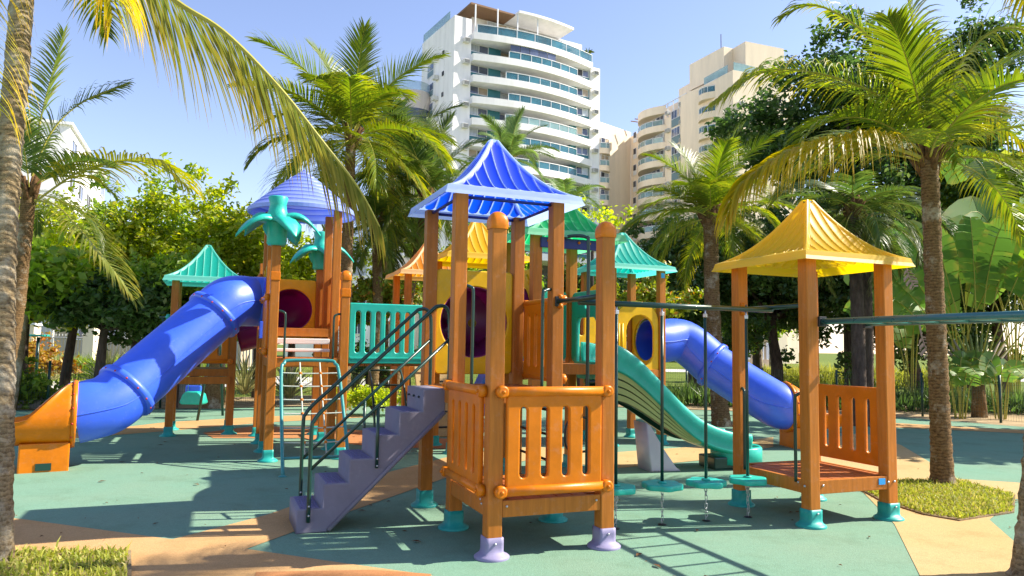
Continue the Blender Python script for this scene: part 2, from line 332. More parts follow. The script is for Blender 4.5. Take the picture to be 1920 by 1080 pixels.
M['bark_old'] = bark_mat('palm_bark_pale', (0.085, 0.055, 0.028), (0.36, 0.27, 0.15), (0.55, 0.50, 0.40), 9.0, 2.6, 0.75)
L = dict(
    coco=leaf_mat('coconut_leaf', (0.085, 0.16, 0.016), (0.21, 0.28, 0.03), (0.5, 0.34, 0.035), 0.45, 0.40),
    coco_y=leaf_mat('coconut_leaf_yellow', (0.13, 0.19, 0.018), (0.31, 0.31, 0.03), (0.6, 0.38, 0.025), 0.5, 0.40),
    coco_gold=leaf_mat('coconut_leaf_golden', (0.26, 0.27, 0.02), (0.52, 0.42, 0.02), (0.70, 0.46, 0.02), 0.6, 0.40),
    coco_olive=leaf_mat('coconut_leaf_olive', (0.10, 0.15, 0.025), (0.25, 0.28, 0.07), (0.52, 0.34, 0.05), 0.34, 0.33),
    coco_d=leaf_mat('coconut_leaf_dark', (0.05, 0.105, 0.022), (0.11, 0.18, 0.034), (0.26, 0.22, 0.045), 0.4, 0.42),
    grey=leaf_mat('royal_palm_leaf', (0.1, 0.18, 0.045), (0.2, 0.29, 0.075), (0.28, 0.32, 0.1), 0.4, 0.45),
    bright=leaf_mat('almond_leaf', (0.22, 0.32, 0.022), (0.54, 0.58, 0.06), (0.58, 0.5, 0.07), 0.6, 0.42),
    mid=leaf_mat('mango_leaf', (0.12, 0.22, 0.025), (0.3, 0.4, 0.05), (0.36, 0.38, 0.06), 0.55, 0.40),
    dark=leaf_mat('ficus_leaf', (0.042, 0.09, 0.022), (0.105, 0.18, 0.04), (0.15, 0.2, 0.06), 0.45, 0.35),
    croton=leaf_mat('croton_leaf', (0.30, 0.11, 0.015), (0.34, 0.26, 0.02), (0.40, 0.10, 0.02), 0.3, 0.45),
    flower=leaf_mat('flower_bush_leaf', (0.14, 0.20, 0.02), (0.28, 0.30, 0.03), (0.55, 0.22, 0.03), 0.35, 0.45),
    agave=leaf_mat('variegated_agave', (0.16, 0.20, 0.05), (0.30, 0.32, 0.10), (0.55, 0.50, 0.24), 0.2, 0.45),
    banana=leaf_mat('banana_leaf', (0.11, 0.23, 0.045), (0.21, 0.35, 0.065), (0.4, 0.36, 0.08), 0.5, 0.38),
    grass=leaf_mat('grass_blade', (0.20, 0.25, 0.03), (0.40, 0.41, 0.06), (0.50, 0.44, 0.13), 0.4, 0.55),
)

# ================================================================== THE SETTING
def sheet(name, pts, z, m, kind='structure', parent=None):
    me = bpy.data.meshes.new(name); me.from_pydata([(p[0], p[1], z) for p in pts], [], [tuple(range(len(pts)))]); me.update()
    o = link(name, me, m, parent)
    if parent is None: tag(o, kind=kind)
    return o
sheet('lawn_ground', [(-1500, -200), (1500, -200), (1500, 2500), (-1500, 2500)], -0.03, M['lawn'])
def gp(l): return [GP(x, y) for x, y in l]
# rubber safety surface
edge = [Vector((-30, -4, 0)), Vector((-30, 14.5, 0))] + gp([(0, 770), (250, 768), (520, 764), (800, 758), (1100, 762), (1400, 772), (1700, 783), (1915, 800)]) + [Vector((22, 16, 0)), Vector((22, -4, 0))]
sheet('rubber_floor', edge, 0.0, M['rubber'])
def band(name, pts, m, z=0.004): return sheet(name, gp(pts), z, M[m])
band('tan_band', [(-500, 925), (42, 974), (323, 1012), (500, 966), (735, 884), (860, 852), (845, 893), (640, 965), (462, 1030), (640, 1056), (800, 1078), (1000, 1130), (600, 1500), (-1200, 1500)], 'tan')
band('right_tan_band', [(1677, 983), (1620, 925), (1545, 870), (1490, 828), (1620, 812), (1690, 835), (1795, 898), (1905, 905), (2400, 950), (2400, 985), (1905, 936), (1855, 975), (1902, 1016), (2300, 1160), (1760, 1150), (1730, 1090)], 'cream')
band('back_tan_band', [(-200, 826), (140, 812), (310, 792), (480, 782), (640, 776), (700, 782), (500, 792), (340, 806), (140, 822), (-200, 842)], 'tan')
band('cream_band', [(860, 850), (1000, 838), (1160, 848), (1300, 838), (1450, 820), (1450, 838), (1330, 862), (1160, 878), (1000, 862), (850, 886)], 'cream', 0.005)
band('terracotta_band', [(380, 812), (470, 800), (600, 800), (760, 815), (860, 826), (845, 842), (700, 838), (560, 822), (470, 822), (400, 822)], 'terra', 0.006)
band('far_tan_band', [(1520, 788), (1650, 792), (1900, 806), (2100, 820), (2100, 826), (1900, 812), (1640, 800)], 'tan', 0.006)
band('near_terracotta_band', [(480, 1074), (700, 1070), (810, 1078), (760, 1110), (470, 1110)], 'terra', 0.007)
# sand strip beyond the rubber, path and lawn terrace
sheet('sand_strip', gp([(-400, 772), (0, 768), (250, 766), (520, 762), (800, 757), (1100, 760), (1400, 770), (1700, 782), (1915, 799), (2300, 830), (2300, 770), (1915, 752), (1700, 745), (1400, 735), (1100, 735), (800, 735), (400, 745), (0, 752), (-400, 754)]), -0.012, M['sand'])
sheet('garden_path', gp([(-400, 712), (0, 716), (300, 712), (520, 705), (760, 712), (760, 722), (520, 722), (300, 728), (0, 732), (-400, 728)]), -0.014, M['path'])
sheet('far_path', gp([(1100, 690), (1440, 694), (1700, 700), (2200, 720), (2200, 727), (1700, 706), (1440, 699), (1100, 695)]), -0.013, M['path'])

# grass beds with blades
def grass_blades(name, poly, n, hmin, hmax, lean, parent=None, seed=1):
    rng = np.random.default_rng(seed); P = np.array([(p[0], p[1]) for p in poly]); lo = P.min(0); hi = P.max(0)
    pts = []
    def inside(x, y):
        c = False; j = len(P) - 1
        for i in range(len(P)):
            if ((P[i][1] > y) != (P[j][1] > y)) and (x < (P[j][0] - P[i][0]) * (y - P[i][1]) / (P[j][1] - P[i][1]) + P[i][0]): c = not c
            j = i
        return c
    while len(pts) < n:
        q = lo + (hi - lo) * rng.random((n, 2)); pts += [tuple(a) for a in q if inside(a[0], a[1])]
    p = np.array(pts[:n]); a = rng.random(n) * 2 * PI; h = hmin + (hmax - hmin) * rng.random(n) ** 1.6; w = 0.005 + 0.006 * rng.random(n)
    dx = np.cos(a); dy = np.sin(a); ln = lean * rng.random(n) * h; la = rng.random(n) * 2 * PI
    z0 = np.full(n, 0.01)
    v0 = np.stack([p[:, 0] - dx * w, p[:, 1] - dy * w, z0], 1); v1 = np.stack([p[:, 0] + dx * w, p[:, 1] + dy * w, z0], 1)
    mx = p[:, 0] + np.cos(la) * ln * 0.4; my = p[:, 1] + np.sin(la) * ln * 0.4
    v2 = np.stack([mx + dx * w * 0.8, my + dy * w * 0.8, z0 + h * 0.6], 1); v3 = np.stack([mx - dx * w * 0.8, my - dy * w * 0.8, z0 + h * 0.6], 1)
    v4 = np.stack([p[:, 0] + np.cos(la) * ln, p[:, 1] + np.sin(la) * ln, z0 + h * (1 - 0.3 * lean * rng.random(n))], 1)
    V = np.stack([v0, v1, v2, v3, v4], 1).reshape(-1, 3); b = np.arange(n)[:, None] * 5
    Fq = [tuple(x) for x in (b + np.array([0, 1, 2, 3])).tolist()] + [tuple(x) for x in (b + np.array([3, 2, 4])).tolist()]
    g = rng.random(n); C = np.zeros((n, 5, 4)); C[:, :, 1] = g[:, None]; C[:, 4, 0] = 0.7; C[:, :, 0] = np.maximum(C[:, :, 0], (rng.random(n) < 0.16)[:, None] * 0.95); C[:, :, 3] = 1; h2 = rng.random(n) < 0.06; V.reshape(n, 5, 3)[h2, 2:, 2] *= 1.6
    o = link(name, me_np(name, V, Fq, colors=C.reshape(-1, 4)), L['grass'], parent)
    return o
def bed(name, px, zt, seed, n, m):
    pts = gp(px); mb = MB(); mb.prism([(p.x, p.y) for p in pts], -0.02, zt); cx = sum(p.x for p in pts) / len(pts); cy = sum(p.y for p in pts) / len(pts); pts = [Vector((cx + (p.x - cx) * 0.965, cy + (p.y - cy) * 0.975, 0)) for p in pts]; o = mb.build(name, m); tag(o, kind='structure')
    return pts
bl = bed('left_grass_bed', [(-260, 1030), (20, 1036), (246, 1036), (250, 1300), (-600, 1300)], 0.018, 3, 0, M['soil'])
tag(grass_blades('grass', bl, 12000, 0.02, 0.085, 1.3, seed=3), 'short sunlit grass growing in the bed at the lower left', 'grass', kind='stuff')
br = bed('right_grass_bed', [(1600, 912), (1680, 903), (1800, 903), (1904, 930), (1902, 962), (1800, 978), (1730, 966), (1650, 940)], 0.018, 4, 0, M['soil'])
tag(grass_blades('grass', br, 10000, 0.02, 0.07, 1.3, seed=4), 'short sunlit grass round the foot of the right palm', 'grass', kind='stuff')
lf = [GP(-300, 750), GP(0, 748), GP(500, 742), GP(820, 735), GP(820, 690), GP(500, 685), GP(0, 690), GP(-300, 690)]
tag(grass_blades('lawn_grass', lf, 16000, 0.05, 0.16, 1.0, seed=5), 'sunny lawn of longer grass beyond the wire fence at left', 'grass', kind='stuff')

# ================================================================== BUILDINGS
B = dict(
    stucco=mat('white_stucco', (0.87, 0.85, 0.83), 0.8, 0.2, noise=0.10, nscale=0.9, stretch=(1, 1, 0.18), bump=0.05, bscale=4),
    cream=mat('cream_stucco', (0.88, 0.74, 0.56), 0.8, 0.2, noise=0.10, nscale=0.9, stretch=(1, 1, 0.18), bump=0.05, bscale=4),
    tealw=mat('teal_wall_tile', (0.035, 0.19, 0.24), 0.45, 0.4, noise=0.12, nscale=1.2),
    slate=mat('slate_panel', (0.16, 0.24, 0.26), 0.5, 0.4, noise=0.1, nscale=1.2),
    glass=mat('window_glass', (0.10, 0.12, 0.20), 0.06, 0.8, noise=0.5, nscale=0.35, rnd=0.5),
    curtain=mat('curtained_glass', (0.42, 0.46, 0.50), 0.12, 0.7, noise=0.3, nscale=1.2, stretch=(3, 3, 0.3), rnd=0.35),
    rail=mat('balcony_glass', (0.05, 0.20, 0.26), 0.05, 0.8, noise=0.35, nscale=0.5, alpha=0.72, rnd=0.25),
    raill=mat('pale_balcony_glass', (0.30, 0.48, 0.48), 0.05, 0.8, noise=0.3, nscale=0.5, alpha=0.6, rnd=0.2),
    beige=mat('beige_stucco', (0.50, 0.39, 0.27), 0.85, 0.2, noise=0.12, nscale=0.8),
    warm=mat('blind_behind_glass', (0.50, 0.40, 0.28), 0.3, 0.6, noise=0.3, nscale=0.8, rnd=0.4),
    frame=mat('white_aluminium', (0.72, 0.74, 0.76), 0.4, 0.5),
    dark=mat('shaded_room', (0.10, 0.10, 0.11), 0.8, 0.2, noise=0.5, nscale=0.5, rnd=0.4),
    ac=mat('air_conditioner_case', (0.66, 0.65, 0.62), 0.6, 0.3, noise=0.1),
    brown=mat('pergola_timber', (0.26, 0.15, 0.08), 0.7, 0.2, noise=0.2),
)
def wall_window(parent, x0, x1, z0, z1, y, panes=2, glass='glass', sub=None):
    """window standing in a wall whose outside looks to -y: frame with panes"""
    mb = MB(); t = 0.07
    for (a, b, c, d) in ((x0, x1, z0, z0 + t), (x0, x1, z1 - t, z1), (x0, x0 + t, z0 + t, z1 - t), (x1 - t, x1, z0 + t, z1 - t)): mb.box(((a + b) / 2, y - 0.02, (c + d) / 2), (b - a, 0.12, d - c))
    for k in range(1, panes): xm = x0 + (x1 - x0) * k / panes; mb.box((xm, y - 0.02, (z0 + z1) / 2), (t, 0.1, z1 - z0 - 2 * t))
    f = mb.build('window', B['frame'], parent)
    for k in range(panes):
        xa = x0 + (x1 - x0) * k / panes + t * 0.6; xb = x0 + (x1 - x0) * (k + 1) / panes - t * 0.6
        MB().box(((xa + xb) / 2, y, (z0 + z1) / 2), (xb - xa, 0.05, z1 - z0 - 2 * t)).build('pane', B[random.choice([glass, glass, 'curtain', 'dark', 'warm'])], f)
    return f
def arc_pts(x0, x1, fy, n=14): return [(x0 + (x1 - x0) * k / n, fy(x0 + (x1 - x0) * k / n)) for k in range(n + 1)]
def slab_poly(x0, x1, fy, yb, n=18): return arc_pts(x0, x1, fy, n) + [(x1, yb), (x0, yb)]
def railing(parent, x0, x1, fy, z0, z1, mats, n=5, bars=True):
    """curved glass railing on a slab edge: handrail with panes below"""
    mb = MB(); pts = arc_pts(x0, x1, fy, 16)
    mb.tube([(x, y, z1) for x, y in pts], 0.06, 6)
    for k in range(n + 1): x = x0 + (x1 - x0) * k / n; mb.box((x, fy(x), (z0 + z1) / 2), (0.07, 0.07, z1 - z0))
    r = mb.build('balcony_railing', B['frame'], parent)
    for k in range(n):
        xa = x0 + (x1 - x0) * k / n + 0.05; xb = x0 + (x1 - x0) * (k + 1) / n - 0.05; q = MB(); p = arc_pts(xa, xb, fy, 4)
        vs_ = [(x, y + d, z) for x, y in p for (d, z) in ((0, z0 + 0.04), (0, z1 - 0.06), (0.03, z1 - 0.06), (0.03, z0 + 0.04))]
        fs_ = []
        for i in range(4):
            for j in range(4): fs_.append((i * 4 + j, i * 4 + (j + 1) % 4, (i + 1) * 4 + (j + 1) % 4, (i + 1) * 4 + j))
        fs_ += [(0, 3, 2, 1), (16, 17, 18, 19)]
        q.add(vs_, fs_); q.build('glass_pane', B[mats], r)
def ac_unit(parent, x, y, z):
    a = MB().box((x, y, z), (0.85, 0.6, 0.62), bevel=0.04).build('air_conditioner', B['ac'], parent)
    g = MB()
    for k in range(5): g.box((x, y - 0.315, z - 0.2 + 0.1 * k), (0.7, 0.03, 0.035))
    g.build('grille', B['dark'], a)

def white_tower():
    c0 = W(840, 600, 95.0); c1 = W(1122, 600, 107.0); c0.z = c1.z = 0
    ang = math.atan2(c1.y - c0.y, c1.x - c0.x); Lx = (c1 - c0).length
    t = thing('apartment_tower', 'tall white apartment tower with teal walls and curved balconies, left of the two', 'building', (c0.x, c0.y, 0), ang)
    FL = 2.93; top = 45.8; D = 11.0
    bulge = lambda x: -2.3 * math.sin(PI * min(1, max(0, x / Lx))) - 0.02
    # body behind the balconies
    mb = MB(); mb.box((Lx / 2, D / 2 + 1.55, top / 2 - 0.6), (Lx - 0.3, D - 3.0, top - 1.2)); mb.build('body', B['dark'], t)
    pl = MB().box((1.25, 1.5, top / 2), (2.5, 3.0, top)); pl.build('pier', B['stucco'], t)
    MB().box((Lx - 0.85, 1.5, top / 2 - 1.2), (1.7, 3.0, top - 2.4)).build('pier', B['stucco'], t)
    MB().box((0.15, D / 2 + 1.52, top / 2 - 0.02), (0.3, D - 3.05, top - 0.05)).build('side_wall', B['stucco'], t)
    MB().box((Lx - 0.15, D / 2 + 1.52, top / 2 - 1.25), (0.3, D - 3.05, top - 2.5)).build('side_wall', B['stucco'], t)
    nf = 11
    for k in range(nf):
        zt = top - 2.0 - k * FL          # top of the white band of this floor
        zb = zt - 0.95
        mb = MB(); mb.prism(slab_poly(2.5, Lx - 1.7, bulge, 3.0), zb, zt); s_ = mb.build('floor_slab', B['stucco'], t)
        if k == 0:
            railing(t, 3.0, Lx - 1.8, lambda x: bulge(x) + 0.15, zt, zt + 1.15, 'rail', 7); continue
        z0 = zt; z1 = zt + FL - 0.95
        # left bay: teal wall with window
        MB().box((5.0, 1.0, (z0 + z1) / 2), (5.0, 0.5, z1 - z0 - 0.02)).build('teal_wall', B['tealw'], t)
        wall_window(t, 2.6, 5.5, z0 + 0.85, z1 - 0.05, 0.73)
        # right bay
        MB().box((Lx - 3.4, 0.6, (z0 + z1) / 2), (3.4, 0.5, z1 - z0 - 0.02)).build('teal_wall', B['tealw'], t)
        wall_window(t, Lx - 4.0, Lx - 1.9, z0 + 0.8, z1 - 0.08, 0.33)
        # balcony rooms: glazing set back, glass railing in front
        for (xa, xb) in ((7.6, 10.4), (10.6, 13.4), (13.6, 16.6), (16.8, Lx - 5.2)):
            wall_window(t, xa, xb, z0 + 0.05, z1 - 0.1, 1.25, 2, random.choice(['glass', 'curtain', 'glass']))
        railing(t, 7.4 if k % 2 else 7.0, Lx - 5.0, lambda x: bulge(x) + 0.12, zt, zt + 0.95, 'rail' if k != 4 else 'raill', 7)
        if k in (1,):   # glazed-in balcony
            for q in range(5):
                xa = 7.6 + q * 1.45; m2 = MB(); m2.box((xa + 0.7, bulge(xa + 0.7) + 0.2, (z0 + z1) / 2 + 0.45), (1.36, 0.04, z1 - z0 - 1.0), Matrix.Rotation(math.atan2(bulge(xa + 1.4) - bulge(xa), 1.4), 3, 'Z'))
                m2.build('enclosing_pane', B['glass'], t)
        ac_unit(t, 1.7, -0.28, z1 - 0.25); ac_unit(t, Lx - 1.0, -0.28, z1 - 0.45)
    # side wall windows (left flank)
    for k in range(1, 7):
        z = top - 2.6 - k * FL * 1.0
        f = MB(); f.box((-0.03, 7.5, z + 0.3), (0.14, 2.2, 1.9)); f = f.build('window', B['frame'], t)
        MB().box((-0.12, 7.0, z + 0.75), (0.06, 0.9, 0.9)).build('pane', B['glass'], f); MB().box((-0.12, 8.0, z + 0.75), (0.06, 0.9, 0.9)).build('pane', B['curtain'], f); MB().box((-0.12, 7.5, z - 0.2), (0.06, 1.95, 0.75)).build('spandrel', B['slate'], f)
        a = MB().box((-0.4, 5.2, z + 1.4), (0.7, 0.85, 0.6), bevel=0.04).build('air_conditioner', B['ac'], t)
        MB().box((-0.02, 3.4, z + 1.5), (0.12, 0.55, 0.6)).build('small_window', B['dark'], t)
    # penthouse storey
    zt = top
    MB().box((Lx * 0.56, 5.5, top + 0.2), (Lx * 0.78, 5.0, 3.8)).build('penthouse', B['stucco'], t)
    MB().box((Lx * 0.30, 1.9, top + 2.05), (Lx * 0.42, 4.6, 0.25)).build('pergola', B['brown'], t)
    for x in (2.8, 6.0, 9.0, 12.2): MB().box((x, -0.1 + bulge(x) * 0.5, top + 0.0), (0.16, 0.16, 3.9)).build('pergola_post', B['frame'], t)
    mb = MB(); mb.prism(slab_poly(9.0, Lx - 5.5, lambda x: bulge(x) + 0.5, 3.0), top + 1.9, top + 2.25); mb.build('canopy', B['stucco'], t)
    for (xa, xb) in ((6.2, 9.4), (9.6, 12.8), (13.0, 16.2), (16.4, 19.0)): wall_window(t, xa, xb, top - 1.8, top + 1.7, 2.6, 2)
    MB().box((-0.02, 6.0, top + 0.55), (0.08, 9.0, 1.1)).build('roof_glass_railing', B['raill'], t)
    # rear wing on the left
    MB().lathe([(2.6, 0), (2.6, top - 8.6)], 28, (-1.9, 9.4, 0), capb=False).build('stair_wing', B['cream'], t)
    for k in range(4):
        mb = MB(); zz = top - 12.5 - k * FL
        mb.lathe([(2.68, zz), (2.68, zz + 1.3)], 28, (-1.9, 9.4, 0), capb=False, capt=False); mb.build('window_band', B['glass'], t)
    mb = MB(); mb.lathe([(2.55, top - 8.6), (2.55, top - 7.3)], 28, (-1.9, 9.4, 0), capb=False, capt=False); mb.build('rounded_glass_railing', B['raill'], t)
    # potted plants on the terrace
    for (x, h) in ((Lx - 2.6, 1.7), (Lx - 1.5, 2.2), (Lx - 5.2, 1.5)):
        mb = MB(); 
        for q in range(16):
            a = q * 2.4; e = 0.3 + 0.9 * random.random(); r = h * 0.45
            mb.tube([(x, 0.9, top - 1.6), (x, 0.9, top - 1.6 + h * 0.5), (x + math.cos(a) * r * 0.5, 0.9 + math.sin(a) * r * 0.5, top - 1.6 + h * 0.85), (x + math.cos(a) * r, 0.9 + math.sin(a) * r, top - 1.6 + h * (0.6 + 0.3 * e))], [0.03, 0.03, 0.09, 0.02], 4)
        mb.build('terrace_plant', M['lawn'], t)
white_tower()

def cream_block():
    t = thing('cream_apartment_block', 'stepped cream apartment block with curved balconies, right of the white tower', 'building')
    FL = 2.95
    P0 = W(1182, 600, 130.0); P1 = W(1378, 600, 103.0); P2 = W(1497, 600, 108.0); PL = W(1122, 600, 124.0)
    for p in (P0, P1, P2, PL): p.z = 0
    def frame(a, b): 
        ang = math.atan2(b.y - a.y, b.x - a.x); return ang, (b - a).length
    def sub(name, a, b):
        ang, ln = frame(a, b); o = thing(name, None, None, a, ang); o.parent = t; return o, ln
    # --- long face (local x runs toward the viewer), outside is -y
    def face_box(a, b, x0, x1, h, depth, name, m='cream', y0=0.0):
        ang, ln = frame(a, b); mb = MB(); mb.box(((x0 + x1) / 2, y0 + depth / 2, h / 2), (x1 - x0, depth, h))
        return mb.build(name, B[m], t, a, (0, 0, ang))
    ang, ln = frame(P0, P1)
    H1 = 41.5; H2 = 45.0
    split = ln * 0.70
    face_box(P0, P1, 0, split, H1 - 1.6, 14, 'long_wing')
    face_box(P0, P1, split + 0.01, ln, H2 - 3.0, 9, 'corner_tower')
    face_box(P0, P1, split * 0.2, split * 0.95, H1 + 2.3, 8, 'penthouse', y0=3.5)
    face_box(P0, P1, split * 0.42, split * 0.62, H1 + 5.0, 6, 'water_tank_house', y0=4.5)
    face_box(P0, P1, split + 2.0, ln - 0.3, H2 + 1.8, 7, 'tower_penthouse', y0=2.5)
    hold = bpy.data.objects.new('facade', None)
    def in_frame(o): o.location = P0; o.rotation_euler = (0, 0, ang)
    class F: pass
    # parapet curve and balconies built in local coordinates of the long face
    xa, xb = 3.0, 11.5
    bul = lambda x: -2.0 * math.sin(PI * min(1, max(0, (x - xa) / (xb - xa)))) ** 0.8 - 0.05
    made = []
    n0 = len(bpy.data.objects)
    before = set(bpy.data.objects)
    for k in range(11):
        zt = H1 - 2.6 - k * FL
        mb = MB(); mb.prism(slab_poly(xa, xb, bul, 0.0), zt - 1.05, zt); mb.build('balcony_slab', B['cream'], t)
        if k == 0:
            mb = MB(); mb.prism(slab_poly(xa, xb, bul, 0.0), zt + FL - 1.05, zt + FL + 0.3); mb.build('parapet', B['cream'], t)
        railing(t, xa + 0.4, xb - 0.4, lambda x: bul(x) + 0.1, zt, zt + 0.9, 'raill', 5)
        for q in range(3): wall_window(t, xa + 0.5 + q * 2.6, xa + 2.9 + q * 2.6, zt + 0.05, zt + FL - 1.15, -0.12, 2, random.choice(['glass', 'curtain']))
        # small utility opening and a plain bay window
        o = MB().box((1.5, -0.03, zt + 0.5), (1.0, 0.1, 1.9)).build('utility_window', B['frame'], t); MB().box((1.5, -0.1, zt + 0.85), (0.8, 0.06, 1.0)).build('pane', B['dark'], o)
        wall_window(t, 13.2, 15.6, zt + 0.2, zt + 1.6, -0.05, 3); MB().box((14.4, -0.05, zt - 0.45), (2.4, 0.12, 1.2)).build('spandrel', B['slate'], t)
        ac_unit(t, 12.4, -0.3, zt + 1.6); ac_unit(t, 16.4, -0.3, zt + 1.9)
        if k < 9:
            x2, x3 = split + 0.5, split + 5.2
            bu2 = lambda x: -1.3 * math.sin(PI * min(1, max(0, (x - x2) / (x3 - x2)))) - 0.05
            z2 = zt + 1.2
            MB().prism(slab_poly(x2, x3, bu2, 0.0), z2 - 1.0, z2).build('balcony_slab', B['cream'], t)
            railing(t, x2 + 0.2, x3 - 0.2, lambda x: bu2(x) + 0.1, z2, z2 + 0.9, 'rail', 4)
            for q in range(2): wall_window(t, x2 + 0.2 + q * 2.3, x2 + 2.3 + q * 2.3, z2 + 0.05, z2 + 1.85, -0.12, 2)
    # timber pergola over the roof terrace
    for q in range(6): MB().box((1.0 + q * 1.4, 0.6, H1 + 0.9), (0.15, 2.4, 0.15)).build('pergola_beam', B['brown'], t)
    for q in range(5): MB().box((8.5 + q * 1.6, 0.2, H1 - 0.2), (0.14, 0.14, 2.4)).build('roof_post', B['frame'], t)
    MB().box((12.5, 0.25, H1 + 0.95), (9.0, 0.12, 0.12)).build('roof_rail', B['frame'], t)
    MB().box((split + 4.5, 0.1, H2 - 2.4), (ln - split - 3.0, 0.1, 1.2)).build('terrace_glass', B['raill'], t)
    MB().tube([(split + 2.0, 3.0, H2 + 1.8), (split + 2.0, 3.0, H2 + 5.5)], 0.07, 5).build('antenna', B['dark'], t)
    MB().lathe([(0.8, H1 + 5.0), (0.8, H1 + 6.6), (0.2, H1 + 6.9)], 16, (split * 0.6, 5.5, 0)).build('water_tank', B['slate'], t)
    for o in set(bpy.data.objects) - before:
        if o.parent is t: in_frame(o)
    # --- front of the corner tower
    before = set(bpy.data.objects)
    ang2, ln2 = frame(P1, P2)
    MB().box((ln2 / 2, 6.0, H2 / 2 - 1.6), (ln2, 11.9, H2 - 3.2)).build('wing', B['cream'], t)
    MB().box((ln2 / 2 + 0.4, 7.0, H2 - 0.3), (ln2 - 1.2, 8.0, 4.2)).build('penthouse', B['cream'], t)
    MB().box((ln2 / 2, 0.05, H2 - 2.5), (ln2 - 0.4, 0.08, 1.4)).build('terrace_glass', B['raill'], t)
    for k in range(8):
        z = H2 - 6.2 - k * FL
        wall_window(t, 2.5, 5.5, z, z + 1.5, -0.05, 2); MB().box((4.0, -0.05, z - 0.6), (3.0, 0.12, 1.1)).build('spandrel', B['slate'], t)
        wall_window(t, 7.0, 10.0, z, z + 1.5, -0.05, 2); ac_unit(t, 1.2, -0.3, z + 1.2)
    for o in set(bpy.data.objects) - before:
        if o.parent is t: o.location = P1; o.rotation_euler = (0, 0, ang2)
    # --- left wing facing the viewer
    before = set(bpy.data.objects)
    ang3, ln3 = frame(PL, P0)
    MB().box((ln3 / 2, 5.0, 20.35), (ln3 + 0.1, 9.9, 40.7)).build('wing', B['cream'], t)
    for k in range(9):
        z = 39.0 - 2.9 - k * FL * 1.02
        fb = lambda x: -0.9 * math.sin(PI * min(1, max(0, x / 2.6))) - 0.05
        MB().prism(slab_poly(0.0, 2.6, fb, 0.0, 10), z - 0.95, z).build('balcony_slab', B['cream'], t)
        railing(t, 0.1, 2.5, lambda x: fb(x) + 0.08, z, z + 0.9, 'raill', 3); wall_window(t, 0.2, 2.4, z + 0.1, z + 1.9, -0.1, 2)
    for o in set(bpy.data.objects) - before:
        if o.parent is t: o.location = PL; o.rotation_euler = (0, 0, ang3)
    bpy.data.objects.remove(hold)
cream_block()

def simple_block(name, label, a, b, depth, h, m, floors, cols, z0=2.0):
    ang = math.atan2(b.y - a.y, b.x - a.x); ln = (b - a).length
    t = thing(name, label, 'building', (a.x, a.y, 0), ang)
    MB().box((ln / 2, depth / 2, h / 2), (ln, depth, h)).build('wall', B[m], t)
    MB().box((ln / 2, depth / 2, h + 0.12), (ln + 0.5, depth + 0.5, 0.24)).build('roof_edge', B['stucco'], t)
    fh = (h - z0) / floors
    for r in range(floors):
        for c in range(cols):
            x = ln * (c + 0.5) / cols; w = ln / cols * 0.55
            wall_window(t, x - w / 2, x + w / 2, z0 + r * fh + 0.7, z0 + r * fh + 2.1, -0.04, 2)
    return t
simple_block('white_block', 'bright white building rising behind the left palms', Vector((-37, 60, 0)), Vector((-45.6, 81, 0)), 12, 19.5, 'stucco', 6, 5)
pa = W(655, 560, 70); pb = W(745, 560, 70)
simple_block('low_white_house', 'low white building glimpsed between palms left of the blue pagoda roof', Vector((pa.x - 6, 70, 0)), Vector((pb.x, 72, 0)), 8, 10.5, 'stucco', 3, 4)
pa = W(1395, 650, 62); pb = W(1500, 650, 62)
simple_block('pale_villa', 'pale low building seen through the gap behind the right tube slide', Vector((pa.x, 62, 0)), Vector((pb.x - 2.2, 62.6, 0)), 5, 2.7, 'beige', 1, 4, 0.3)
pa = W(40, 620, 46); pb = W(300, 620, 46)
simple_block('beige_gatehouse', 'beige low building behind the white picket fence at left', Vector((pa.x - 3, 47, 0)), Vector((pb.x + 4, 49, 0)), 8, 5.0, 'beige', 1, 7, 1.0)

